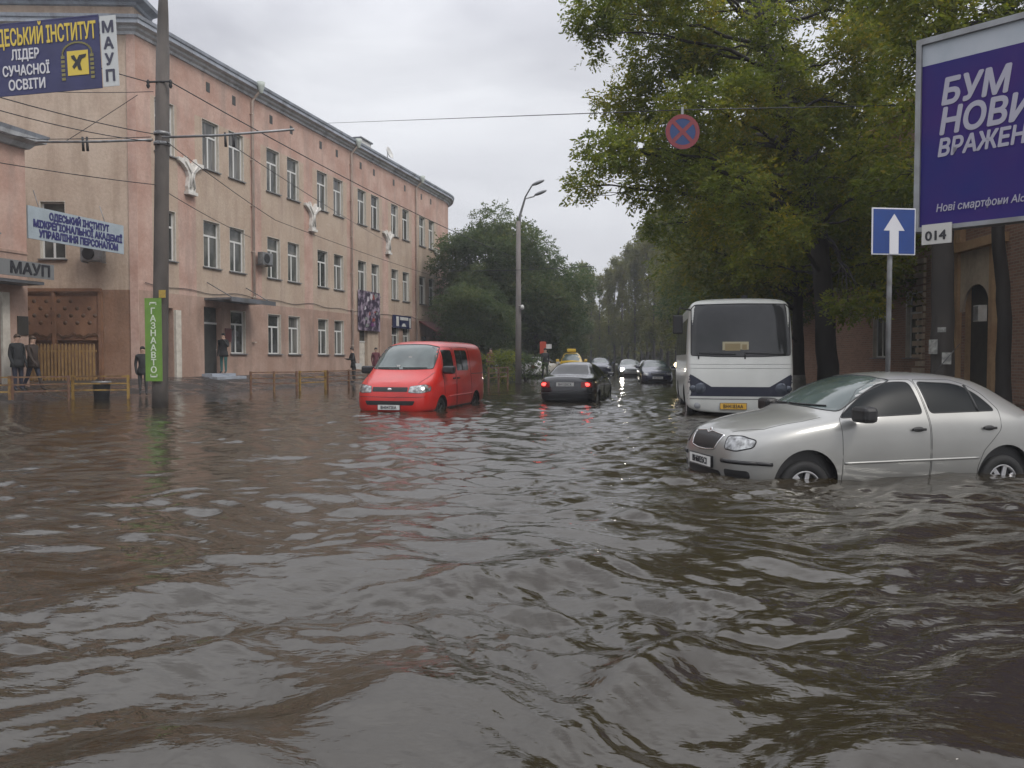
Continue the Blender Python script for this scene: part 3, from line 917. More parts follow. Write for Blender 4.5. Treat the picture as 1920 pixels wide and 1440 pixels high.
M_green = mat("bright green sheet", (0.14, 0.27, 0.04), 0.4, c2=(0.11, 0.22, 0.035), scale=3)
M_adw = mat("advert white lettering", (0.6, 0.66, 0.55), 0.5)
g0 = at(288, 637, 19.95)
t = thing("pole_advert", "narrow green vertical advert panel fixed low on the concrete pole", "advert", frame(g0, (1, 0, 0)))
gh = (715 - 560) * 20 / F_PX
a = MB(); a.box(-0.215, 0.215, -0.012, 0.012, -gh / 2, gh / 2); a.build("board", [M_green], t)
for k, ch in enumerate("ГАЗНААВТО"):
    link("lettering", text_mesh(ch, 0.22, 0.003, 0.004, mats=[M_adw]), t, Matrix.Translation((0.0, -0.016, gh / 2 - 0.33 - k * 0.19)))
for sgn in (1, -1):
    z = sgn * (gh / 2 - 0.12)
    a = MB(); a.box(-0.09, 0.09, -0.018, -0.0125, z - 0.018, z + 0.018); a.box(-0.09, -0.07, -0.018, -0.0125, z - 0.018 - (0.04 if sgn > 0 else 0), z + 0.018 + (0.04 if sgn < 0 else 0)); a.box(0.07, 0.09, -0.018, -0.0125, z - 0.018 - (0.04 if sgn > 0 else 0), z + 0.018 + (0.04 if sgn < 0 else 0)); a.build("bracket_mark", [M_adw], t)
y0 = at(303, 551, 19.95)
t = thing("pole_notice", "small yellow notice stuck on the pole above the green advert", "notice", frame(y0, (1, 0, 0)))
a = MB(); a.box(-0.07, 0.1, -0.006, 0.01, -0.1, 0.1); a.build("sheet", [mat("yellow notice", (0.42, 0.3, 0.04), 0.5, c2=(0.3, 0.2, 0.05), scale=20)], t)

# ---------------------------------------------------------------- street banner
M_bnavy = mat("navy banner cloth", (0.035, 0.038, 0.12), 0.6, c2=(0.028, 0.03, 0.095), scale=2)
M_byel = mat("banner yellow", (0.62, 0.47, 0.07), 0.6)
M_bwhite = mat("banner white", (0.6, 0.6, 0.63), 0.6)
ZB = 18.0
b_r, b_l = at(188, 96, ZB), at(-100, 123, ZB + 0.4)
bx = (b_r - b_l).normalized()
t = thing("street_banner", "navy street banner with yellow and white lettering hung across the street on wires", "banner", frame(b_r, bx))
a = MB()
bw, bh = 4.6, 1.62
nx = 24
for i in range(nx):
    for j in range(8):
        x0, x1 = -bw + bw * i / nx, -bw + bw * (i + 1) / nx
        z0, z1 = -bh / 2 + bh * j / 8, -bh / 2 + bh * (j + 1) / 8
        a.face([(x0, 0, z0), (x1, 0, z0), (x1, 0, z1), (x0, 0, z1)], 0)
        a.face([(x0, 0.012, z0), (x0, 0.012, z1), (x1, 0.012, z1), (x1, 0.012, z0)], 0)
a.box(-bw, 0.0, -0.006, 0.018, bh / 2, bh / 2 + 0.03); a.box(-bw, 0.0, -0.006, 0.018, -bh / 2 - 0.03, -bh / 2)
a.build("cloth", [M_bnavy], t)
def ban(tx, size, x, z, m, bold, width=None, align='CENTER'):
    me = text_mesh(tx, size, 0.003, bold, mats=[m])
    w = max(v.co.x for v in me.vertices) * 2
    f = (width / w) if width else 1
    link("lettering", me, t, Matrix.Translation((x, -0.01, z)) @ Matrix.Diagonal((f, 1, 1, 1)))
PXM = ZB / F_PX
ban("ОДЕСЬКИЙ ІНСТИТУТ", 0.53, -1.40, 0.52, M_byel, 0.012, 2.66)
ban("ЛІДЕР", 0.32, -1.86, 0.07, M_bwhite, 0.008, 0.70)
ban("СУЧАСНОЇ", 0.32, -1.86, -0.24, M_bwhite, 0.008, 1.18)
ban("ОСВІТИ", 0.32, -1.86, -0.6, M_bwhite, 0.008, 0.92)
a = MB()                                             # arch of small yellow lettering round a yellow square emblem
for k in range(15):
    ang = math.pi * k / 14
    c = Vector((-0.57 - 0.36 * math.cos(ang), -0.02, 0.0 + 0.25 * math.sin(ang)))
    a.box(-0.05, 0.05, -0.004, 0.0, -0.018, 0.018, 0, Matrix.Translation(c + Vector((0, 0.012, 0))) @ Matrix.Rotation(ang - R(90), 4, 'Y'))
for sx_ in (-0.93, -0.21):
    for k in range(6):
        a.box(sx_ - 0.045, sx_ + 0.045, -0.012, -0.006, -0.1 - k * 0.1, -0.035 - k * 0.1)
a.build("emblem_arch", [mat("banner olive", (0.2, 0.18, 0.06), 0.6)], t)
a = MB(); a.box(-0.82, -0.3, -0.012, -0.006, -0.5, 0.06, 0)
a.prism([(-0.72, -0.05), (-0.64, -0.04), (-0.58, -0.16), (-0.52, -0.05), (-0.34, -0.03), (-0.36, -0.1), (-0.46, -0.14), (-0.5, -0.24), (-0.47, -0.4), (-0.55, -0.38), (-0.58, -0.28), (-0.66, -0.36), (-0.7, -0.3), (-0.62, -0.2), (-0.7, -0.12)], -0.02, -0.0125, 1)
a.build("emblem", [M_byel, M_ink], t)
t2 = thing("banner_strip", "white vertical strip reading МАУП hanging at the end of the navy banner", "banner", frame(at(205, 96, ZB - 0.05), bx))
a = MB(); a.box(-0.19, 0.2, -0.006, 0.006, -0.80, 0.81); a.build("cloth", [mat("white banner cloth", (0.5, 0.52, 0.52), 0.6)], t2)
for k, ch in enumerate("МАУП"):
    link("lettering", text_mesh(ch, 0.35, 0.003, 0.012, mats=[mat("banner dark letters", (0.04, 0.04, 0.07), 0.5)]), t2, Matrix.Translation((0, -0.011, 0.56 - k * 0.37)))

# ---------------------------------------------------------------- wires
def wire(label, pts, r=0.012, sag=0.0):
    a = MB()
    out = []
    for i in range(len(pts) - 1):
        p, q = Vector(pts[i]), Vector(pts[i + 1])
        L = (q - p).length
        for k in range(13 if i == len(pts) - 2 else 12):
            u = k / 12
            out.append(p.lerp(q, u) - Vector((0, 0, sag * L * 4 * u * (1 - u))))
    a.tube(out, r, 5, 0, False)
    tag(a.build("overhead_wire", [M_wire]), label, "wire", "overhead wires of the street")
LAMP = Vector((at(972, 690, 40).x, 40.0, 0))
pz = lambda z, dx=0.0, dy=-0.18: PB + P(z) + Vector((dx, dy, 0))
wire("wire from the top insulator of the concrete pole running along the facade", [pz(z_ins, 0.28), (LAMP.x - 0.2, 40, 6.5)], 0.016, 0.012)
wire("wire from banner to the top insulator of the concrete pole", [at(150, 115, 18.2), pz(z_ins, -0.3)], 0.014, 0.01)
wire("thin wire along the facade from the right trolley arm", [pz(z_arm - 0.1, 0.2), at(517, 413, 30), at(838, 525, 45)], 0.012, 0.006)
wire("wire dropping from the frame edge to the trolley arm clamp", [at(-60, 165, 14), pz(z_arm + 0.1, -0.15)], 0.012, 0.01)
wire("second wire dropping from the frame edge, below the first", [at(-60, 190, 14), pz(z_arm - 0.1, -0.2)], 0.011, 0.015)
wire("wire from left frame edge past the cornice of the corner building to the arm tip", [at(-60, 235, 15), pz(z_arm - 0.05, -3.1, -0.22), pz(z_arm + .02, -0.2)], 0.011, 0.004)
wire("slanting stay wire before the gable wall, rising towards the pole", [at(118, 268, 28.2), at(258, 178, 28.4)], 0.013, 0.004)
wire("lowest wire crossing the gable wall towards the facade", [at(-60, 295, 16), pz(z_arm - 1.2, -0.1), at(470, 445, 29)], 0.011, 0.008)
wire("thin service wire under the banner falling to the pole", [at(95, 172, 19), pz(z_ins - 0.25, -0.15)], 0.009, 0.01)
wire("contact wire through the right arm insulators running down the street", [pz(z_arm - 0.2, 1.9, -0.2), at(760, 470, 60)], 0.011, 0.004)
SP_L, SP_R = fac(44, 0.0, 12.2), Vector((9.6, 24.5, 9.6))
SIGN_P = at(1280, 247, 14.0)
wire("span wire crossing the sky from the facade to the round no stopping sign", [at(612, 231, 41.5), SIGN_P + Vector((0, 0.03, 0.40)), at(1762, 196, 15.9)], 0.010, 0.0)
wire("low span wire between the street lamp and the far trees", [at(846, 508, 42), (LAMP.x, 39.8, at(0, 507, 40).z), at(1110, 499, 38)], 0.016, 0.004)

# ---------------------------------------------------------------- round hanging sign
M_sblue = mat("sign blue", (0.012, 0.04, 0.15), 0.4, c2=(0.01, 0.035, 0.12), scale=5)
M_sred = mat("sign red", (0.20, 0.025, 0.03), 0.4, c2=(0.16, 0.02, 0.03), scale=5)
t = thing("road_sign", "round red and blue no stopping sign hanging before the tree crown", "road sign", frame(SIGN_P, (1, 0.05, 0)))
sr = 32 * 14 / F_PX
a = MB(); a.lathe([(0, 0), (sr, 0), (sr, 0.02), (0, 0.02)], 40, 0, None, 'y', False); a.build("disc", [M_sblue], t)
a = MB(); a.lathe([(sr * 0.76, -0.001), (sr * 0.76, -0.005), (sr * 1.0, -0.005), (sr * 1.0, -0.001)], 40, 0, None, 'y', False)
for an, y in ((45, -0.0045), (-45, -0.0042)):
    a.box(-sr * 0.8, sr * 0.8, y, -0.001, -sr * 0.11, sr * 0.11, 0, Matrix.Rotation(R(an), 4, 'Y'))
a.build("symbol", [M_sred], t)
a = MB(); a.box(-0.02, 0.02, 0.022, 0.04, sr * 0.5, 0.45); a.build("hanger", [M_steel], t)

# ---------------------------------------------------------------- one-way sign on its post
Z1 = 10.4
s0 = at(1676, 434, Z1)
t = thing("road_sign", "square blue one way sign with white arrow on a post behind the silver car", "road sign", frame(s0, (1, 0.12, 0.0), (-0.06, 0, 1)))
a = MB()
hw = 0.315
a.box(-hw, hw, 0, 0.016, -hw, hw, 0, None, 0.006); a.build("plate", [M_bwhite], t)
a = MB(); a.box(-hw + 0.018, hw - 0.018, -0.004, -0.0005, -hw + 0.018, hw - 0.018); a.build("field", [mat("one way blue", (0.006, 0.045, 0.22), 0.4, c2=(0.005, 0.036, 0.18), scale=4)], t)
a = MB(); a.prism([(-0.065, -hw + 0.01), (0.065, -hw + 0.01), (0.065, 0.01), (0.15, 0.01), (0.0, 0.235), (-0.15, 0.01), (-0.065, 0.01)], -0.008, -0.0045); a.build("arrow", [M_bwhite], t)
a = MB(); q = t.matrix_basis.inverted()
foot = at(1664, 690, Z1 + 0.05); foot.z = -0.3
a.tube([q @ Vector((s0.x, Z1 + 0.06, s0.z + 0.3)), q @ Vector((s0.x - 0.02, Z1 + 0.06, s0.z - 0.32)), q @ foot], 0.034, 10); a.build("post", [M_steel], t)

# ---------------------------------------------------------------- billboard
bl, br = at(1717, 258, 12.3), None
ang = R(-45)
bX = Vector((math.cos(ang), math.sin(ang), 0))
BW, BH = 6.0, 3.0
t = thing("billboard", "", "billboard", frame(bl, bX))
t["label"] = "large violet billboard with white slanted lettering behind the one way sign"
M_bill = mat("violet poster", (0.040, 0.013, 0.13), 0.6, spec=0.2, c2=(0.014, 0.016, 0.14), scale=0.5, lo=0.4, hi=0.6)
M_blow = mat("pale poster strip", (0.40, 0.43, 0.47), 0.5, c2=(0.32, 0.36, 0.4), scale=1.5)
M_bfr = mat("billboard frame", (0.27, 0.28, 0.29), 0.5, 0.3, c2=(0.19, 0.19, 0.19), scale=3)
a = MB(); a.box(0.08, BW - 0.08, 0.0, 0.05, -BH / 2 + 0.07, BH / 2 - 0.42); a.build("poster", [M_bill], t)
a = MB(); a.box(0.08, BW - 0.08, 0.0, 0.05, BH / 2 - 0.418, BH / 2 - 0.09); a.build("poster_strip", [M_blow], t)
a = MB()
a.box(0, 0.078, -0.05, 0.2, -BH / 2, BH / 2); a.box(BW - 0.078, BW, -0.05, 0.2, -BH / 2, BH / 2)
a.box(0.079, BW - 0.079, -0.05, 0.2, BH / 2 - 0.088, BH / 2); a.box(0.079, BW - 0.079, -0.05, 0.2, -BH / 2, -BH / 2 + 0.068)
a.box(0.079, BW - 0.079, 0.052, 0.2, -BH / 2 + 0.07, BH / 2 - 0.09)
a.build("frame", [M_bfr], t)
M_blet = mat("poster white lettering", (0.36, 0.35, 0.42), 0.45)
def bill(tx, size, x, z, bold, width, shear=0.16):
    me = text_mesh(tx, size, 0.002, bold, shear, 'LEFT', [M_blet])
    w = max(v.co.x for v in me.vertices)
    link("lettering", me, t, Matrix.Translation((x, -0.006, z)) @ Matrix.Diagonal((width / w, 1, 1, 1)))
bill("БУМ", 0.53, 0.34, 0.62, 0.018, 0.96)
bill("НОВИХ", 0.53, 0.32, 0.17, 0.018, 1.58)
bill("ВРАЖЕНЬ", 0.36, 0.31, -0.23, 0.012, 1.36)
bill("Нові смартфони Alcatel", 0.165, 0.31, -1.17, 0.002, 1.36)
tg = MB(); tg.box(0.14, 0.56, -0.09, -0.06, -BH / 2 - 0.22, -BH / 2 + 0.09)
tp = tg.build("number_tag", [mat("tag white", (0.5, 0.49, 0.46), 0.5)], t)
link("lettering", text_mesh("014", 0.2, 0.003, 0.006, mats=[M_ink]), tp, Matrix.Translation((0.34, -0.094, -BH / 2 - 0.09)))
a = MB(); a.tube([(BW / 2, 0.3, -BH / 2 + 0.2), (BW / 2, 0.3, -4.8)], 0.2, 16); a.box(BW / 2 - 2.2, BW / 2 + 2.2, 0.21, 0.32, -0.5, -0.3); a.build("post", [M_bfr], t)

# ---------------------------------------------------------------- street lamp
t = thing("street_lamp", "tall concrete street lamp with two slanted lamp heads by the flooded road", "street lamp", Matrix.Translation(LAMP))
zt = at(0, 415, 40).z
a = MB(); a.tube([(0, 0, -0.3), (0, 0, 3), (0.0, 0, zt)], [0.17, 0.15, 0.11], 14); a.build("post", [M_conc2], t)
for dx, pyy, pxx in ((0.0, 349, 1000), (0.12, 359, 1006)):
    e = at(pxx, pyy, 40) - LAMP
    e.y = -0.6 if dx == 0 else 0.5
    a = MB(); a.tube([(dx * .5, 0, zt - 0.6), (dx * .5 + 0.05, 0, zt + 0.3), (0.35, e.y * .4, zt + 1.2), (e.x - 0.12, e.y, e.z - 0.15), (e.x, e.y, e.z)], 0.04, 8); am = a.build("arm", [M_steel], t)
    h = MB(); h.add_bm(sphere_bm(1, (0, 0, 0), (0.36, 0.15, 0.09)), 0, Matrix.Translation((e.x + 0.22, e.y, e.z + 0.04)) @ Matrix.Rotation(R(-22), 4, 'Y'), True)
    h.build("lamp_head", [mat("lamp head grey", (0.22, 0.23, 0.24), 0.4, 0.3)], am)
a = MB(); a.lathe([(0.0, -0.12), (0.09, -0.08), (0.1, 0.04), (0.05, 0.12), (0, 0.14)], 12, 0, Matrix.Translation((0.2, -0.2, at(0, 577, 40).z))); a.tube([(0, -0.12, at(0, 573, 40).z), (0.2, -0.2, at(0, 573, 40).z)], 0.015, 6); a.build("globe", [M_white], t)

# ---------------------------------------------------------------- street railings
M_rail = mat("yellow railing paint", (0.30, 0.19, 0.045), 0.5, c2=(0.14, 0.075, 0.03), scale=3.5, lo=0.45, hi=0.6)
M_rust = mat("rusty brown railing", (0.13, 0.065, 0.04), 0.65, c2=(0.20, 0.12, 0.05), scale=4, lo=0.5, hi=0.62)
def railing(p0, p1, label, m, ztop=0.72, nb=2):
    p0, p1 = Vector(p0), Vector(p1)
    L = (p1 - p0).length
    t = thing("street_railing", label, "railing", frame(p0, p1 - p0), "low street railings along the left pavement")
    for z in (ztop, ztop - 0.22, ztop - 0.42):
        a = MB(); a.box(0, L, -0.02, 0.02, z - 0.022, z + 0.022); a.build("rail", [m], t)
    for k in range(nb):
        x = L * k / (nb - 1)
        a = MB(); a.box(x - 0.035, x + 0.035, -0.035, 0.035, -0.35 - p0.z, ztop + 0.04); a.build("post", [m], t)
G = lambda px, Y: Vector((at(px, 700, Y).x, Y, 0))
railing(G(-60, 21.8), G(17, 22.2), "yellow railing cut by the left frame edge", M_rail)
railing(G(22, 22.3), G(128, 23.2), "brown railing in front of the two people at the gateway", M_rust)
railing(G(136, 23.4), G(240, 23.7), "yellow railing in front of the yard gate, left of the pole", M_rail)
railing(G(470, 28.2), G(556, 29.2), "rusty brown railing under the first windows right of the pole", M_rust, 0.75, 3)
railing(G(562, 29.4), G(610, 31.0), "yellow railing standing before the red van, in the shop front view", M_rail, 0.75)
railing(G(614, 31.2), G(690, 34.5), "dull railing running behind the nose of the red van", M_rust, 0.75, 3)
railing(G(916, 33), G(952, 36), "brownish railing between the red van tail and the street lamp", M_rust, 0.85, 3)
for o in list(COL.objects):
    if o.get("label") == "yellow railing standing before the red van, in the shop front view":
        o["label"] = "short yellow railing between the two brown ones left of the red van"

# litter bin behind the railing
t = thing("litter_bin", "black litter bin behind the yellow railing near the yard gate", "bin", Matrix.Translation(G(190, 24.1) + Vector((0, 0, -0.22))))
a = MB(); a.lathe([(0.2, 0), (0.26, 0.75), (0.27, 0.78), (0.24, 0.78), (0.18, 0.1), (0, 0.08)], 16); a.build("body", [M_dark], t)
a = MB(); a.lathe([(0.275, 0.7), (0.285, 0.72), (0.285, 0.76), (0.275, 0.78)], 16); a.build("rim", [M_steel], t)

# ---------------------------------------------------------------- brick building behind the trees on the right
M_brick = bpy.data.materials.new("old red brick")
M_brick.use_nodes = True
n_, l_ = M_brick.node_tree.nodes, M_brick.node_tree.links
bk = n_.new("ShaderNodeTexBrick"); tcx = n_.new("ShaderNodeTexCoord"); mpx = n_.new("ShaderNodeMapping")
mpx.inputs["Rotation"].default_value = (R(90), 0, 0)
l_.new(tcx.outputs["Object"], mpx.inputs["Vector"]); l_.new(mpx.outputs[0], bk.inputs["Vector"])
bk.inputs["Color1"].default_value = (0.32, 0.18, 0.125, 1); bk.inputs["Color2"].default_value = (0.22, 0.125, 0.09, 1); bk.inputs["Mortar"].default_value = (0.3, 0.25, 0.2, 1)
bk.inputs["Scale"].default_value = 2.0; bk.inputs["Brick Width"].default_value = 0.5; bk.inputs["Row Height"].default_value = 0.16; bk.inputs["Mortar Size"].default_value = 0.018
l_.new(bk.outputs["Color"], n_["Principled BSDF"].inputs["Base Color"]); n_["Principled BSDF"].inputs["Roughness"].default_value = 0.9
M_ochre = plaster("ochre stucco", (0.60, 0.40, 0.23), (0.5, 0.31, 0.18), (0.25, 0.16, 0.1))
M_quoin = plaster("pale quoin stone", (0.66, 0.56, 0.43), (0.56, 0.44, 0.33), (0.3, 0.22, 0.17))
b0 = Vector((13.6, 30, 0)); b1 = Vector((12.3, 12, 0))
bM = frame(b0, b1 - b0)                      # local x runs towards us, -y faces the street
t = thing("brick_building", "dark red brick house with ochre arched doorway behind the billboard and trees", "building", bM)
BL = 20
Lx = lambda px: (lambda q: q)((b0.x * F_PX - (px - 960) * b0.y) / ((px - 960) * (b1 - b0).normalized().y - (b1 - b0).normalized().x * F_PX))
ax0, ax1 = Lx(1808), Lx(1856)
holes_r = [(ax0, ax1, -0.4, 3.35)]
wins_r = []
for x in (1.2, 4.0, ax1 + 2.6, ax1 + 5.4):
    for z in (1.3, 5.2):
        if ax0 - 1.2 < x < ax1 + 0.2: continue
        holes_r.append((x, x + 1.2, z, z + 2.2)); wins_r.append((x, z, 2.2))
holes_r.append((ax0, ax0 + 1.2, 5.2, 7.4)); wins_r.append((ax0, 5.2, 2.2))
mb = MB()
wall_grid(mb, [-12, BL] + [h[k] for h in holes_r for k in (0, 1)], [-0.5, 9.5] + [h[k] for h in holes_r for k in (2, 3)], holes_r, lambda x, z: 0)
mb.build("wall", [M_brick], t)
for x, z, h in wins_r:
    A, B, C_ = window_meshes(1.2, h)
    w = link("window", A, t, Matrix.Translation((x, 0, z))); link("frame", B, w); link("pane", C_, w)
a = MB()
for x0 in (ax0 - 0.75, ax1 + 0.12):
    a.box(x0, x0 + 0.55, -0.14, -0.003, -0.4, 4.3)
a.build("pilaster", [M_ochre], t)
a = MB()
aw_, ac = (ax1 - ax0) / 2, (ax0 + ax1) / 2
pts = [(ax0 - 0.19, 4.3), (ax0 - 0.19, 2.6), (ax0, 2.6)] + [(ac - aw_ * math.cos(R(180) * k / 12), 2.7 + aw_ * 0.95 * math.sin(R(180) * k / 12)) for k in range(13)] + [(ax1, 2.6), (ax1 + 0.11, 2.6), (ax1 + 0.11, 4.3)]
a.prism(pts, -0.06, -0.003); a.build("arch_surround", [M_quoin], t)
a = MB(); a.box(ax0 + .004, ax1 - .004, 0.16, 0.22, -0.4, 3.348); a.build("door", [M_ddoor], t)
a = MB(); a.box(ax0 - .1, ax0 + .003, 0.004, 0.3, -0.4, 3.4); a.box(ax1 - .003, ax1 + .1, 0.004, 0.3, -0.4, 3.4); a.box(ax0 + .004, ax1 - .004, 0.004, 0.3, 3.349, 3.45); a.build("door_reveal", [M_ochre], t)
a = MB(); a.box(ax0 - 0.9, ax1 + 0.8, -0.28, -0.004, 4.3, 4.55); a.box(-12, BL, -0.2, -0.005, 9.2, 9.6); a.box(-12, BL, -0.5, -0.202, 9.4, 9.65)
for x in (ax0 - 0.7, ax0 - 0.3, ax1 + 0.3):
    a.box(x, x + 0.25, -0.16, -0.005, 4.6, 6.4)
a.build("cornice", [M_ochre], t)
a = MB()
qx0, qx1 = Lx(1696), Lx(1734)
for k in range(22):
    w = 0.0 if k % 2 else 0.25
    a.box(qx1 - 0.75 + w, qx1, -0.09, -0.003, -0.3 + k * 0.22, -0.3 + k * 0.22 + 0.16, 0)
a.build("quoins", [M_quoin], t)
mb = MB(); mb.box(-12, BL, 0.4, 9, 9.4, 9.5); mb.build("roof", [M_roof], t)
bq = at(1842, 590, 21.0)
t = thing("meter_box", "pale wall box hanging in the arched doorway of the brick house", "box", frame(bM @ Vector((ax1 + 0.05, -0.3, bq.z)), b1 - b0))
a = MB(); a.box(-0.15, 0.14, -0.12, 0.1, -0.2, 0.24, 0, None, 0.01); a.build("casing", [M_white], t)
a = MB(); a.box(-0.12, 0.11, -0.135, -0.122, -0.17, 0.21, 0, None, 0.004); a.build("door", [M_steel], t)
# ---------------------------------------------------------------- vehicles
def paint(name, base, metal=0.0, rough=0.25, coat=1.0, c2=None):
    return mat(name, base, rough, metal, c2=c2 or tuple(c * 0.86 for c in base), scale=1.7, lo=0.3, hi=0.7, coat=coat)

def loft(stations, level=2, wells=None, crease=None):
    """half sections (x, y, z) from underside centre up to roof centre, nose first -> smooth closed shell"""
    nst, nj = len(stations), len(stations[0])
    bm = bmesh.new()
    Lv, Rv = [], []
    for st in stations:
        l, r = [], []
        for j, (x, y, z) in enumerate(st):
            v = bm.verts.new((x, y, z))
            l.append(v)
            r.append(v if j in (0, nj - 1) else bm.verts.new((x, -y, z)))
        Lv.append(l); Rv.append(r)
    for i in range(nst - 1):
        for j in range(nj - 1):
            bm.faces.new((Lv[i][j], Lv[i][j + 1], Lv[i + 1][j + 1], Lv[i + 1][j]))
            bm.faces.new((Rv[i][j + 1], Rv[i][j], Rv[i + 1][j], Rv[i + 1][j + 1]))
    for i, flip in ((0, False), (nst - 1, True)):
        for j in range(nj - 1):
            q = [Lv[i][j], Lv[i][j + 1], Rv[i][j + 1], Rv[i][j]]
            q = [v for k, v in enumerate(q) if v not in q[:k]]
            bm.faces.new(q if not flip else q[::-1])
    bmesh.ops.recalc_face_normals(bm, faces=bm.faces[:])
    if crease:
        cl = bm.edges.layers.float.new("crease_edge")
        for (j, val) in crease.items():
            for i in range(nst - 1):
                for V in (Lv, Rv):
                    e = bm.edges.get((V[i][j], V[i + 1][j]))
                    if e: e[cl] = val
    me = bpy.data.meshes.new("shell")
    bm.to_mesh(me); bm.free()
    o = bpy.data.objects.new("shell", me)
    COL.objects.link(o)
    md = o.modifiers.new("s", 'SUBSURF')
    md.levels = level; md.render_levels = level
    cut = None
    if wells:
        c = MB()
        for (x, z, r, w) in wells:
            for sg in (1, -1):
                bmc = bmesh.new()
                bmesh.ops.create_cone(bmc, cap_ends=True, segments=40, radius1=r, radius2=r, depth=w)
                c.add_bm(bmc, 0, Matrix.Translation((x, sg * 1.0, z)) @ Matrix.Rotation(R(90), 4, 'X'))
        cm = c.mesh("cut", M_dark)
        cut = bpy.data.objects.new("cut", cm)
        COL.objects.link(cut)
        b = o.modifiers.new("b", 'BOOLEAN')
        b.operation = 'DIFFERENCE'; b.object = cut; b.solver = 'EXACT'
    dg = bpy.context.evaluated_depsgraph_get()
    out = bpy.data.meshes.new_from_object(o.evaluated_get(dg))
    bpy.data.objects.remove(o)
    if cut: bpy.data.objects.remove(cut)
    return out

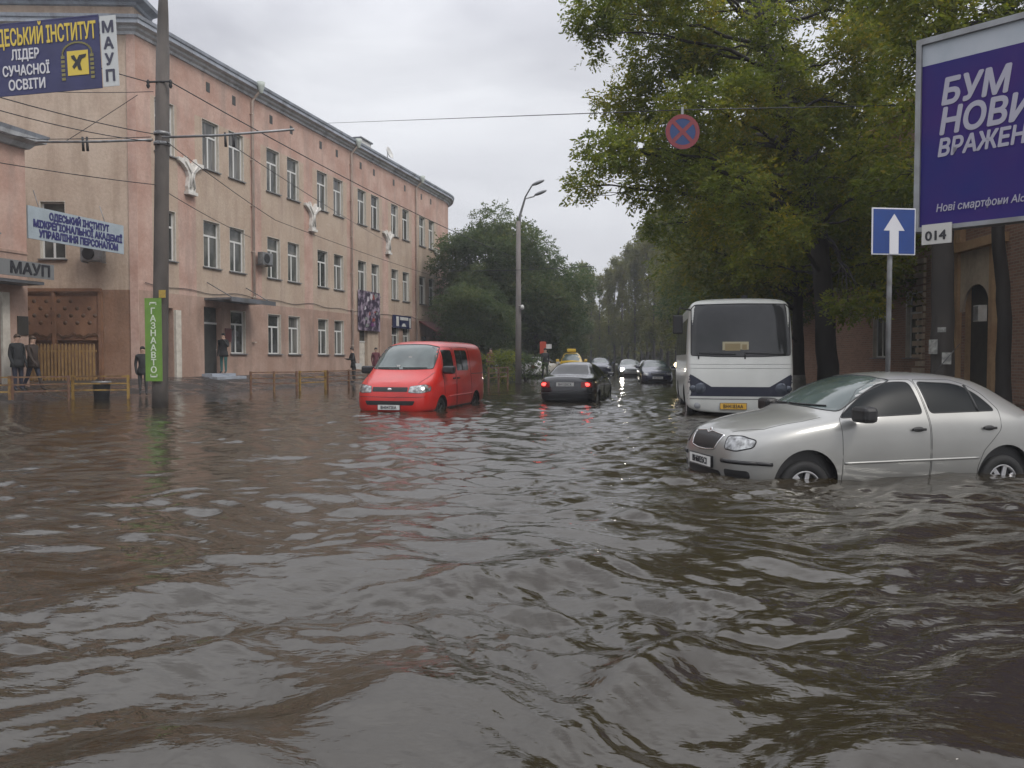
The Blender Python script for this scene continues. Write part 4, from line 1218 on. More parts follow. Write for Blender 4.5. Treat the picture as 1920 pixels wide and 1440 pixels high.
class Car:
    def __init__(s, name, label, cat, M, stations, pm, level=3, wells=None, group=None, crease=None):
        s.root = thing(name, label, cat, M, group)
        s.pm = pm
        s.shell = loft(stations, level, wells, crease)
        me = s.shell
        s.co = [v.co.copy() for v in me.vertices]
        s.no = [v.normal.copy() for v in me.vertices]
        s.polys = [tuple(p.vertices) for p in me.polygons]
        if wells:                                        # smooth normals of the uncut shell along the wheel openings
            m0 = loft(stations, level, None, crease)
            c0, n0 = [v.co.copy() for v in m0.vertices], [v.normal.copy() for v in m0.vertices]
            p0 = [tuple(p.vertices) for p in m0.polygons]
            b0_ = BVHTree.FromPolygons(c0, p0)
            for i, v in enumerate(s.co):
                if any(abs(math.hypot(v.x - x, v.z - z) - r) < .03 for (x, z, r, w) in wells):
                    h, _, k, _ = b0_.find_nearest(v)
                    acc = Vector()
                    for q in p0[k]:
                        acc += n0[q] / ((c0[q] - h).length + 1e-3)
                    s.no[i] = acc.normalized()
            bpy.data.meshes.remove(m0)
        s.bvh = BVHTree.FromPolygons(s.co, s.polys)
        s.taken = [False] * len(s.polys)
        s.wells = wells or []
        idx = []
        for i, p in enumerate(me.polygons):
            c = p.center
            for (x, z, r, w) in s.wells:
                d = math.hypot(c.x - x, c.z - z)
                pl = abs(abs(c.y) - (1.0 - w / 2)) < 0.004 and d < r + 0.01
                if pl or (abs(d - r) < 0.012 and abs(p.normal.x * (c.x - x) + p.normal.z * (c.z - z)) / max(d, 1e-6) > 0.8 and abs(p.normal.y) < 0.4):
                    idx.append(i); break
        for (x, z, r, w) in s.wells:
            for sg in (1, -1):
                q = [i for i in idx if abs(me.polygons[i].center.x - x) < r + .05 and me.polygons[i].center.y * sg > 0]
                if q: s.sub("wheel_housing", q, M_dark, flat=True)

    def sub(s, name, idx, m, parent=None, flat=False):
        vm, V, F = {}, [], []
        for i in idx:
            s.taken[i] = True
            f = []
            for v in s.polys[i]:
                if v not in vm:
                    vm[v] = len(V); V.append(s.co[v])
                f.append(vm[v])
            F.append(f)
        me = bpy.data.meshes.new(name)
        me.from_pydata(V, [], F)
        me.materials.append(m)
        me.update()
        if not flat:
            me.polygons.foreach_set("use_smooth", [True] * len(F))
            inv = {b: a for a, b in vm.items()}
            me.normals_split_custom_set_from_vertices([s.no[inv[k]] for k in range(len(V))])
        return link(name, me, parent or s.root)

    def split(s, name, poly, side, parent=None, m=None):
        """the shell's own faces inside an outline in x,z become a panel of their own"""
        idx = []
        for i, p in enumerate(s.polys):
            if s.taken[i]: continue
            c = sum((s.co[v] for v in p), Vector()) / len(p)
            if c.y * side > 0.35 and inside(poly, c.x, c.z):
                idx.append(i)
        return s.sub(name, idx, m or s.pm, parent)

    def finish(s):
        return s.sub("body", [i for i in range(len(s.polys)) if not s.taken[i]], s.pm)

    def ray(s, ax, a, b):
        if ax == 'y+': o, d = Vector((a, 4, b)), Vector((0, -1, 0))
        elif ax == 'y-': o, d = Vector((a, -4, b)), Vector((0, 1, 0))
        elif ax == 'x+': o, d = Vector((9, a, b)), Vector((-1, 0, 0))
        elif ax == 'x-': o, d = Vector((-9, a, b)), Vector((1, 0, 0))
        else: o, d = Vector((a, b, 9)), Vector((0, 0, -1))
        h, n, i, _ = s.bvh.ray_cast(o, d)
        if h is None:
            h, n, i, _ = s.bvh.find_nearest(o + d * 4 if ax[0] == 'y' else o + d * 8)
        w, acc = 0, Vector()
        for v in s.polys[i]:
            k = 1 / ((s.co[v] - h).length + 1e-3)
            acc += s.no[v] * k; w += k
        return h, (acc / w).normalized(), d

    def patch(s, name, outline, ax, m, off=0.004, res=0.07, parent=None, rim=0.012, rnd=0.0, mirror=False):
        pts = [Vector((p[0], p[1], 0)) for p in (round_poly(outline, rnd) if rnd else outline)]
        bm = bmesh.new()
        vs_ = [bm.verts.new(p) for p in pts]
        for t in geometry.tessellate_polygon([pts]):
            try: bm.faces.new([vs_[k] for k in t])
            except ValueError: pass
        for _ in range(7):
            long_ = [e for e in bm.edges if e.calc_length() > res]
            if not long_: break
            bmesh.ops.subdivide_edges(bm, edges=long_, cuts=1)
            bmesh.ops.triangulate(bm, faces=[f for f in bm.faces if len(f.verts) > 3])
        nrm = {}
        d = None
        for v in bm.verts:
            h, n_, d = s.ray(ax, v.co.x, v.co.y)
            v.co = h - d * off
            nrm[v.index] = n_
        bm.verts.index_update()
        norms = []
        for v in bm.verts:
            h, n_, _, _ = s.bvh.find_nearest(v.co)
            norms.append(n_)
        f = next(iter(bm.faces), None)
        bmesh.ops.recalc_face_normals(bm, faces=bm.faces[:])
        if f is not None and sum((q.normal.dot(d) for q in bm.faces)) > 0:
            bmesh.ops.reverse_faces(bm, faces=bm.faces[:])
        bnd = [e for e in bm.edges if e.is_boundary]
        ex = bmesh.ops.extrude_edge_only(bm, edges=bnd)["geom"]
        for g in ex:
            if isinstance(g, bmesh.types.BMVert):
                g.co = g.co + d * (rim + off)
        me = bpy.data.meshes.new(name)
        bm.to_mesh(me); bm.free()
        me.materials.append(m)
        me.polygons.foreach_set("use_smooth", [True] * len(me.polygons))
        me.set_sharp_from_angle(angle=R(50))
        return link(name, me, parent or s.root)

    def seam(s, name, line, ax, m=None, w=0.005, parent=None, closed=False, lift=0.0):
        pts = []
        ln = list(line) + ([line[0]] if closed else [])
        for i in range(len(ln) - 1):
            L = math.hypot(ln[i + 1][0] - ln[i][0], ln[i + 1][1] - ln[i][1])
            k = max(2, int(L / 0.05))
            for q in range(k):
                u = q / k
                h, n_, d = s.ray(ax, ln[i][0] + (ln[i + 1][0] - ln[i][0]) * u, ln[i][1] + (ln[i + 1][1] - ln[i][1]) * u)
                pts.append(h - d * lift)
        h, n_, d = s.ray(ax, *ln[-1]); pts.append(h - d * lift)
        a = MB(); a.tube(pts, w, 6)
        return a.build(name, [m or M_dark], parent or s.root)

    def wheel(s, x, z, side, r=0.29, yout=0.80, spokes=7, rim=M_alloy):
        a = MB()
        w = 0.19
        a.lathe([(r * 0.62, -w / 2), (r * 0.93, -w / 2), (r, -w / 2 + 0.03), (r, w / 2 - 0.03), (r * 0.93, w / 2), (r * 0.66, w / 2 - 0.01), (r * 0.62, w / 2 - 0.03)], 36, 0, None, 'y')
        M = Matrix.Translation((x, side * (yout - w / 2), z)) @ Matrix.Diagonal((1, side, 1, 1))
        ty = link("wheel", a.mesh("tyre", M_rubber), s.root, M)
        b = MB()
        rr = r * 0.64
        b.lathe([(rr, w / 2 - 0.015), (rr * 0.93, w / 2 - 0.01), (rr * 0.88, w / 2 - 0.035), (rr * 0.86, 0.0), (0.0, 0.0)], 36, 0, None, 'y')
        for k in range(spokes):
            an = 2 * math.pi * k / spokes
            b.box(0.03, rr * 0.92, w / 2 - 0.045, w / 2 - 0.02, -0.026, 0.026, 0, Matrix.Rotation(an, 4, 'Y'), 0.006)
        b.lathe([(0.0, w / 2 - 0.008), (0.05, w / 2 - 0.012), (0.055, w / 2 - 0.04)], 18, 0, None, 'y')
        link("rim", b.mesh("rim", rim), ty)
        bk = MB(); bk.lathe([(0.0, 0.004), (rr * 0.85, 0.004)], 24, 0, None, 'y'); link("brake_disc", bk.mesh("brake_disc", M_dark), ty)
        return ty

    def mirror(s, x, y, z, side, m, sc=1.0):
        a = MB()
        a.box(-0.07 * sc, 0.07 * sc, side * 0.1 - 0.105 * sc, side * 0.1 + 0.105 * sc, 0.03 - 0.07 * sc, 0.03 + 0.07 * sc, 0, None, 0.035 * sc)
        a.tube([(0.0, -side * 0.04, -0.03), (0, side * 0.06, 0.0)], 0.03, 8)
        o = a.build("wing_mirror", [m], s.root, Matrix.Translation((x, side * y, z)))
        g = MB(); g.lathe([(0.0, 0), (0.07 * sc, 0), (0.072 * sc, 0.008)], 18, 0, Matrix.Translation((-0.066 * sc, side * 0.1, 0.03)) @ Matrix.Rotation(R(-90), 4, 'Y') @ Matrix.Scale(.8, 4)); g.build("mirror_glass", [M_chrome], o)
        return o

    def plate(s, text, x, z, face=1, m=None, w=0.52, h=0.112, y=0.0, tilt=0.0):
        """number plate facing +x (face 1) or -x (face -1)"""
        M = Matrix.Translation((x, y, z)) @ Matrix.Rotation(R(90 * face), 4, 'Z')
        a = MB(); a.box(-w / 2, w / 2, -0.008, 0.02, -h / 2, h / 2, 0); a.box(-w / 2 - 0.008, w / 2 + 0.008, -0.004, 0.022, -h / 2 - 0.008, h / 2 + 0.008, 1)
        p = a.build("number_plate", [m or M_plate, M_dark], s.root, M)
        link("lettering", text_mesh(text, h * 0.92, 0.0015, 0.001, mats=[M_ink], spacing=1.05, sx=w * 0.86 / (h * 0.92 * 0.68 * max(1, len(text)))), p, Matrix.Translation((0, -0.0105, 0)))
        return p

def inside(poly, x, y):
    r = False
    n = len(poly)
    for i in range(n):
        x1, y1 = poly[i]; x2, y2 = poly[(i + 1) % n]
        if (y1 > y) != (y2 > y) and x < (x2 - x1) * (y - y1) / (y2 - y1) + x1:
            r = not r
    return r

def round_poly(pts, r, k=4):
    out = []
    n = len(pts)
    for i in range(n):
        p, a, b = Vector(pts[i]), Vector(pts[i - 1]), Vector(pts[(i + 1) % n])
        u, v = (a - p), (b - p)
        d = min(r, u.length * 0.45, v.length * 0.45)
        s0, s1 = p + u.normalized() * d, p + v.normalized() * d
        for q in range(k + 1):
            t = q / k
            out.append(tuple(s0 * (1 - t) ** 2 + p * 2 * t * (1 - t) + s1 * t ** 2))
    return out

# ---- silver hatchback, door deep in the water
HX = [
 [(1.97, 0, .22), (1.95, .42, .22), (2.03, .46, .34), (2.05, .46, .52), (2.03, .45, .68), (1.985, .43, .77), (1.93, .33, .825), (1.91, .18, .845), (1.905, 0, .85)],
 [(1.9, 0, .2), (1.80, .70, .2), (1.86, .755, .34), (1.88, .765, .52), (1.84, .75, .70), (1.75, .685, .83), (1.73, .48, .885), (1.74, .24, .91), (1.75, 0, .918)],
 [(1.5, 0, .2), (1.5, .74, .2), (1.52, .82, .34), (1.52, .842, .56), (1.5, .825, .78), (1.47, .735, .91), (1.46, .52, .958), (1.46, .26, .985), (1.46, 0, .995)],
 [(1.15, 0, .2), (1.15, .75, .2), (1.15, .83, .34), (1.15, .85, .58), (1.15, .832, .84), (1.13, .765, .965), (1.12, .54, 1.008), (1.14, .27, 1.036), (1.15, 0, 1.045)],
 [(.82, 0, .2), (.82, .75, .2), (.82, .83, .34), (.82, .85, .58), (.82, .835, .87), (.80, .775, .995), (.90, .62, 1.03), (1.0, .32, 1.066), (1.03, 0, 1.078)],
 [(.42, 0, .2), (.42, .75, .2), (.42, .83, .34), (.42, .85, .58), (.42, .838, .88), (.42, .78, 1.005), (.45, .655, 1.26), (.56, .34, 1.335), (.58, 0, 1.35)],
 [(.08, 0, .2), (.08, .75, .2), (.08, .83, .34), (.08, .85, .58), (.08, .84, .885), (.08, .782, 1.01), (.04, .60, 1.39), (.06, .36, 1.465), (.06, 0, 1.48)],
 [(-.45, 0, .2), (-.45, .75, .2), (-.45, .83, .34), (-.45, .85, .58), (-.45, .84, .89), (-.45, .78, 1.015), (-.45, .595, 1.415), (-.45, .37, 1.485), (-.45, 0, 1.50)],
 [(-1.0, 0, .2), (-1.0, .75, .2), (-1.0, .83, .34), (-1.0, .85, .58), (-1.0, .84, .895), (-1.0, .775, 1.02), (-.98, .58, 1.365), (-1.0, .37, 1.44), (-1.0, 0, 1.453)],
 [(-1.45, 0, .22), (-1.45, .74, .22), (-1.45, .82, .35), (-1.45, .84, .6), (-1.45, .83, .895), (-1.43, .755, 1.025), (-1.28, .56, 1.255), (-1.36, .35, 1.355), (-1.38, 0, 1.37)],
 [(-1.75, 0, .24), (-1.75, .70, .24), (-1.82, .77, .37), (-1.84, .785, .62), (-1.80, .77, .88), (-1.71, .70, 1.02), (-1.57, .54, 1.13), (-1.60, .32, 1.20), (-1.61, 0, 1.21)],
 [(-1.88, 0, .26), (-1.88, .45, .26), (-1.97, .48, .38), (-1.98, .48, .62), (-1.95, .47, .86), (-1.88, .45, .98), (-1.78, .36, 1.06), (-1.76, .2, 1.085), (-1.76, 0, 1.09)],
]
WA = .37
hatch_heading = 180 + 11.7
M_glassw = mat("misted tinted side glass", (0.010, 0.012, 0.013), 0.3, spec=0.12)
P_silver = paint("silver car paint", (0.31, 0.31, 0.295), 0.5, 0.38, 0.9)
fx, fy = 3.085, 8.15
hd = R(hatch_heading)
fwd = Vector((math.cos(hd), math.sin(hd), 0))
left = Vector((-fwd.y, fwd.x, 0))
# the left flank is the one we see; axle centres lie 0.72 m behind it
oc = Vector((fx, fy, 0)) - left * 0.72 - fwd * 1.23
c = Car("parked_car", "silver hatchback standing door deep in the flood at the right", "car", Mz(oc.x, oc.y, -0.37, hatch_heading), HX, P_silver, 3,
        [(1.23, .31, WA, .5), (-1.23, .31, WA, .5)])
fw = [(.80, 1.0), (-.20, 1.035), (-.165, 1.375), (.0, 1.378), (.20, 1.352), (.42, 1.25)]
rw = [(-.30, 1.04), (-1.14, 1.055), (-1.10, 1.12), (-.99, 1.235), (-.84, 1.325), (-.70, 1.358), (-.27, 1.378)]
fdoor = [(.82, .26), (.82, .98), (.44, 1.29), (.18, 1.395), (-.225, 1.405), (-.25, 1.0), (-.25, .26)]
rdoor = [(-.265, .26), (-.265, 1.0), (-.24, 1.405), (-.74, 1.398), (-.92, 1.34), (-1.07, 1.24), (-1.2, 1.07), (-1.16, .85), (-.93, .62), (-.86, .45), (-.86, .26)]
for sd_, ax in ((1, 'y+'), (-1, 'y-')):
    d1 = c.split("door", fdoor, sd_)
    d2 = c.split("door", rdoor, sd_)
    c.patch("window", fw, ax, M_glassw, 0.003, 0.05, d1, rnd=0.05)
    c.patch("window", rw, ax, M_glassw, 0.003, 0.05, d2, rnd=0.05)
    c.seam("window_seal", round_poly(fw, .05), ax, M_dark, 0.007, d1, True)
    c.seam("window_seal", round_poly(rw, .05), ax, M_dark, 0.007, d2, True)
    c.seam("window_divider", [(-.915, 1.05), (-.89, 1.335)], ax, M_dark, 0.014, d2, lift=0.004)
    c.seam("door_gap", round_poly(fdoor, .04), ax, M_dark, 0.0032, d1, True)
    c.seam("door_gap", round_poly(rdoor, .04), ax, M_dark, 0.0032, d2, True)
    for dx, dd in ((-.10, d1), (-1.0, d2)):
        h, n_, _ = c.ray(ax, dx, .87)
        a = MB(); a.add_bm(sphere_bm(1, (0, 0, 0), (0.075, 0.012, 0.03), 16, 8), 0, None, True); a.box(-0.085, 0.085, 0.008 * sd_ if sd_ > 0 else -0.03, 0.03 if sd_ > 0 else -0.008, -0.014, 0.014, 0, None, 0.006)
        a.build("door_handle", [M_dark], dd, Matrix.Translation(h))
    c.seam("rub_strip", [(.80, .525), (-.86, .545)], ax, P_silver, 0.014, lift=-0.002)
    c.seam("bumper_strip", [(1.93, .54), (1.78, .54), (1.62, .53)], ax, M_dark, 0.022)
    c.mirror(.66, .86, 1.02, sd_, M_dark, 1.2)
    c.wheel(1.23, .262, sd_, .295, .805); c.wheel(-1.23, .262, sd_, .295, .805)
    c.patch("headlight", [(sd_ * .44, .665), (sd_ * .40, .80), (sd_ * .56, .81), (sd_ * .705, .775), (sd_ * .72, .70), (sd_ * .60, .655)], 'x+', M_lamp, 0.004, 0.04, rnd=.03)
    c.seam("headlight_rim", round_poly([(sd_ * .44, .665), (sd_ * .40, .80), (sd_ * .56, .81), (sd_ * .705, .775), (sd_ * .72, .70), (sd_ * .60, .655)], .03), 'x+', M_dark, 0.008, None, True)
    c.seam("bumper_strip", [(sd_ * .42, .54), (sd_ * .60, .54), (sd_ * .76, .54)], 'x+', M_dark, 0.024)
    c.patch("fog_lamp_grille", [(sd_ * .46, .37), (sd_ * .46, .455), (sd_ * .72, .455), (sd_ * .72, .37)], 'x+', M_dark, 0.004, 0.05, rnd=.03)
    c.patch("tail_lamp", [(sd_ * .5, .82), (sd_ * .48, 1.04), (sd_ * .62, 1.06), (sd_ * .74, .98), (sd_ * .74, .82)], 'x-', M_red_lamp, 0.004, 0.05, rnd=.03)
ws = [(-.66, 1.065), (-.34, 1.10), (0, 1.115), (.34, 1.10), (.66, 1.065), (.555, 1.34), (.50, 1.40), (.3, 1.435), (0, 1.445), (-.3, 1.435), (-.50, 1.40), (-.555, 1.34)]
c.patch("windscreen", ws, 'x+', M_glassg, 0.004, 0.06, rnd=.03)
c.seam("windscreen_seal", round_poly(ws, .03), 'x+', M_dark, 0.008, None, True)
c.patch("rear_window", [(-.5, 1.12), (.5, 1.12), (.44, 1.36), (-.44, 1.36)], 'x-', M_glass, 0.004, 0.06, rnd=.05)
gr = [(-.33, .80), (-.06, .825), (0, .80), (.06, .825), (.33, .80), (.27, .645), (.1, .625), (-.1, .625), (-.27, .645)]
c.patch("grille", gr, 'x+', M_dark, 0.006, 0.04, rnd=.02)
g = c.seam("grille_rim", round_poly(gr, .02), 'x+', M_chrome, 0.011, None, True)
a = MB()
for k in range(13):
    y = -.26 + k * .0433
    h1, _, _ = c.ray('x+', y, .65); h2, _, _ = c.ray('x+', y, .79)
    a.tube([h1 + Vector((.006, 0, 0)), h2 + Vector((.006, 0, 0))], 0.006, 5)
a.build("grille_bars", [mat("grille grey", (0.05, 0.05, 0.05), 0.4)], c.root)
h, n_, _ = c.ray('x+', 0, .835)
a = MB(); a.lathe([(0, .006), (.022, .006), (.028, 0)], 20, 0, Matrix.Translation(h) @ Matrix.Rotation(R(75), 4, 'Y')); a.build("badge", [M_chrome], c.root)
c.patch("lower_intake", [(-.40, .33), (.40, .33), (.38, .42), (-.38, .42)], 'x+', M_dark, 0.004, 0.06, rnd=.03)
h, _, _ = c.ray('x+', 0, .50)
c.plate("BH6035CI", h.x + 0.012, .50)
hood = [(1.86, .38), (1.62, .62), (1.2, .67), (.98, .66)]
for sd_ in (1, -1):
    c.seam("bonnet_gap", [(x, y * sd_) for x, y in hood], 'z', M_dark, 0.003)
    a = MB()
    pts = [c.ray('x+', sd_ * .1 + k * -.055 * 1.0 if sd_ < 0 else .5 - k * .055, 1.10 + 0.012 * 0)[0] for k in range(1)]
    y0_, y1_ = (.52, .02) if sd_ > 0 else (-.02, -.5)
    pts = [c.ray('x+', y0_ + (y1_ - y0_) * k / 8, 1.125 - .015 * abs((y0_ + (y1_ - y0_) * k / 8)))[0] + Vector((.015, 0, .006)) for k in range(9)]
    a.tube(pts, 0.009, 6); a.build("wiper", [M_dark], c.root)
a = MB(); a.tube([(-1.0, 0, 1.47), (-1.35, 0, 1.82)], [0.006, 0.003], 6); a.build("aerial", [M_dark], c.root)
c.finish()

# ---- red van
VX = [
 [(2.27, 0, .25), (2.27, .5, .25), (2.33, .54, .38), (2.345, .54, .58), (2.31, .53, .80), (2.25, .51, .92), (2.20, .4, .965), (2.19, .2, .98), (2.19, 0, .985)],
 [(2.12, 0, .25), (2.10, .80, .25), (2.16, .865, .38), (2.175, .875, .6), (2.13, .865, .84), (2.03, .80, .985), (1.985, .58, 1.06), (1.985, .3, 1.09), (1.985, 0, 1.1)],
 [(1.72, 0, .25), (1.72, .86, .25), (1.72, .915, .4), (1.72, .925, .64), (1.71, .91, .95), (1.66, .865, 1.12), (1.645, .73, 1.215), (1.66, .38, 1.255), (1.67, 0, 1.265)],
 [(1.4, 0, .25), (1.4, .86, .25), (1.4, .92, .4), (1.4, .93, .65), (1.4, .915, .98), (1.38, .875, 1.17), (1.27, .765, 1.53), (1.33, .40, 1.59), (1.35, 0, 1.605)],
 [(1.0, 0, .25), (1.0, .86, .25), (1.0, .92, .4), (1.0, .93, .65), (1.0, .915, .98), (.97, .88, 1.2), (.92, .775, 1.86), (.88, .46, 1.955), (.88, 0, 1.975)],
 [(.2, 0, .25), (.2, .86, .25), (.2, .92, .4), (.2, .93, .65), (.2, .918, .98), (.2, .885, 1.2), (.2, .81, 1.92), (.2, .52, 1.995), (.2, 0, 2.005)],
 [(-1.2, 0, .25), (-1.2, .86, .25), (-1.2, .92, .4), (-1.2, .93, .65), (-1.2, .918, .98), (-1.2, .885, 1.2), (-1.2, .81, 1.93), (-1.2, .52, 2.0), (-1.2, 0, 2.005)],
 [(-2.05, 0, .28), (-2.05, .85, .28), (-2.1, .905, .42), (-2.1, .915, .66), (-2.1, .90, .98), (-2.14, .875, 1.2), (-2.16, .81, 1.92), (-2.15, .52, 1.99), (-2.15, 0, 2.0)],
 [(-2.27, 0, .3), (-2.27, .72, .3), (-2.35, .76, .42), (-2.36, .77, .66), (-2.345, .76, .98), (-2.35, .76, 1.2), (-2.33, .70, 1.84), (-2.31, .45, 1.94), (-2.31, 0, 1.955)],
]
M_rimd = mat("dirty steel wheel", (0.05, 0.05, 0.05), 0.5, 0.4)
P_red = paint("red van paint", (0.55, 0.018, 0.012), 0.0, 0.34, 0.5, c2=(0.40, 0.016, 0.012))
VAN_A = -90 - 14
c = Car("parked_van", "red van with a sloping nose standing in the flood", "van", Mz(-2.32, 20.9, -0.34, VAN_A) @ Matrix.Diagonal((1.12, 1.07, 1.04, 1)), VX, P_red, 3, [(1.38, .31, .37, .5), (-1.25, .31, .37, .5)])
vfw = [(1.18, 1.22), (.42, 1.24), (.44, 1.76), (.94, 1.76)]
vfd = [(1.2, .36), (1.22, 1.2), (.97, 1.83), (.38, 1.84), (.36, .36)]
for sd_, ax in ((1, 'y+'), (-1, 'y-')):
    d1 = c.split("door", vfd, sd_)
    c.patch("window", vfw, ax, M_glass, 0.003, 0.06, d1, rnd=.06)
    c.seam("door_gap", round_poly(vfd, .04), ax, M_dark, 0.006, d1, True)
    sdp = [(.30, .36), (.30, 1.84), (-.85, 1.84), (-.85, .36)]
    d2 = c.split("sliding_door", sdp, sd_)
    c.patch("window", [(.22, 1.24), (-.68, 1.24), (-.68, 1.76), (.22, 1.76)], ax, M_glass, 0.003, 0.06, d2, rnd=.07)
    c.seam("window_divider", [(-.22, 1.25), (-.22, 1.75)], ax, M_dark, 0.014, d2, lift=.004)
    c.seam("door_gap", round_poly(sdp, .04), ax, M_dark, 0.006, d2, True)
    c.seam("slide_rail", [(-.9, 1.14), (-2.0, 1.14)], ax, M_dark, 0.009)
    for dx, dd in ((.50, d1), (.18, d2)):
        h, _, _ = c.ray(ax, dx, 1.05)
        a = MB(); a.box(-.08, .08, -.02, .02, -.02, .02, 0, None, .008); a.build("door_handle", [M_dark], dd, Matrix.Translation(h))
    c.seam("rub_strip", [(.95, .62), (-.85, .62)], ax, P_red, 0.016)
    c.seam("lower_sill", [(.95, .34), (-.8, .34)], ax, M_dark, 0.02)
    c.mirror(1.22, .93, 1.24, sd_, M_dark, 1.35)
    c.wheel(1.38, .31, sd_, .31, .885, 5, M_rimd); c.wheel(-1.25, .31, sd_, .31, .885, 5, M_rimd)
    hl = [(sd_ * .44, .76), (sd_ * .46, .90), (sd_ * .76, .945), (sd_ * .86, .90), (sd_ * .865, .78), (sd_ * .7, .745)]
    c.patch("headlight", hl, 'x+', M_lamp, 0.005, 0.05, rnd=.03)
    c.seam("headlight_rim", round_poly(hl, .03), 'x+', M_dark, 0.006, None, True)
    c.patch("tail_lamp", [(sd_ * .62, .8), (sd_ * .62, 1.15), (sd_ * .74, 1.15), (sd_ * .74, .8)], 'x-', M_red_lamp, .004, .06)
vws = [(-.74, 1.30), (-.4, 1.285), (0, 1.28), (.4, 1.285), (.74, 1.30), (.72, 1.6), (.66, 1.83), (.4, 1.885), (0, 1.90), (-.4, 1.885), (-.66, 1.83), (-.72, 1.6)]
c.patch("windscreen", vws, 'x+', M_glassg, 0.004, 0.07, rnd=.04)
c.seam("windscreen_seal", round_poly(vws, .04), 'x+', M_dark, 0.012, None, True)
vg = [(-.42, .78), (.42, .78), (.42, .885), (-.42, .885)]
c.patch("grille", vg, 'x+', M_dark, .006, .05, rnd=.02)
h, _, _ = c.ray('x+', 0, .83)
a = MB(); a.add_bm(sphere_bm(1, tuple(h + Vector((.008, 0, 0))), (.012, .055, .036), 16, 10), 0, None, True); a.build("badge", [M_chrome], c.root)
c.patch("lower_intake", [(-.55, .47), (.55, .47), (.60, .57), (-.60, .57)], 'x+', M_dark, .005, .06, rnd=.03)
c.seam("bumper_groove", [(-.8, .66), (0, .655), (.8, .66)], 'x+', M_dark, .006)
h, _, _ = c.ray('x+', 0, .42)
c.plate("BH0472EA", h.x + .014, .42)
for sd_ in (1, -1):
    c.seam("bonnet_gap", [(2.12, sd_ * .62), (1.8, sd_ * .74), (1.55, sd_ * .80)], 'z', M_dark, .005)
    y0_, y1_ = (.62, .05) if sd_ > 0 else (-.05, -.6)
    pts = [c.ray('x+', y0_ + (y1_ - y0_) * k / 8, 1.32)[0] + Vector((.018, 0, .006)) for k in range(9)]
    a = MB(); a.tube(pts, .011, 6); a.build("wiper", [M_dark], c.root)
a = MB(); h, _, _ = c.ray('x+', -.08, 1.36); a.box(h.x - .002, h.x + .012, -.12, -.04, 1.34, 1.39); h, _, _ = c.ray('x+', .12, 1.58); a.box(h.x + .0, h.x + .013, .08, .15, 1.55, 1.6)
a.build("windscreen_sticker", [M_white], c.root)
c.finish()

# ---- white bus
def bus_sec(x, k=1.0, dz=0.0, rake=(0,) * 9):
    Y = [0, 1.08, 1.15, 1.16, 1.16, 1.155, 1.12, .98, 0]
    Z = [.32, .32, .5, .95, 1.3, 1.5, 2.74, 2.875, 2.90]
    return [(x - rake[j], Y[j] * k, Z[j] - (dz if j > 5 else 0)) for j in range(9)]
rk = (0.0, 0.0, -.05, -.05, -.02, 0.03, .2, .27, .27)
BX = [bus_sec(3.52, .86, .05, rk), bus_sec(3.44, .975, .02, rk), bus_sec(3.22, 1.0, 0, [r * .6 for r in rk]), bus_sec(2.5), bus_sec(0), bus_sec(-2.6), bus_sec(-3.3, 1.0), bus_sec(-3.46, .96, .05), bus_sec(-3.52, .8, .1)]
P_bus = paint("white bus paint", (0.60, 0.61, 0.58), 0.0, 0.3, 0.6, c2=(0.52, 0.53, 0.50))
BA = -90 - 10.0
bd = R(BA)
bf = at(1388, 700, 17.0)
bo = Vector((bf.x, 17.0, 0)) - Vector((math.cos(bd), math.sin(bd), 0)) * 3.5
c = Car("parked_bus", "white bus with a wide dark windscreen standing in the flood beside the trees", "bus", Mz(bo.x, bo.y, -0.26, BA), BX, P_bus, 3, [(2.1, .42, .50, .5), (-1.6, .42, .50, .5)])
bws = [(-1.06, 1.60), (-.5, 1.575), (0, 1.57), (.5, 1.575), (1.07, 1.60), (1.055, 2.66), (.98, 2.735), (0, 2.75), (-.98, 2.735), (-1.055, 2.66)]
c.patch("windscreen", bws, 'x+', mat("bus windscreen glass", (.018, .02, .02), .05, c2=(.035, .036, .038), scale=1.4, spec=.6), .004, .08, rnd=.05)
c.seam("windscreen_seal", round_poly(bws, .05), 'x+', M_dark, .014, None, True)
bb_ = [(-1.13, .69), (1.13, .69), (1.13, 1.20), (1.02, 1.15), (.62, .90), (-.62, .90), (-1.02, 1.15), (-1.13, 1.20)]
c.patch("dark_band", bb_, 'x+', mat("blue black band", (0.014, 0.017, 0.034), 0.35), .004, .07)
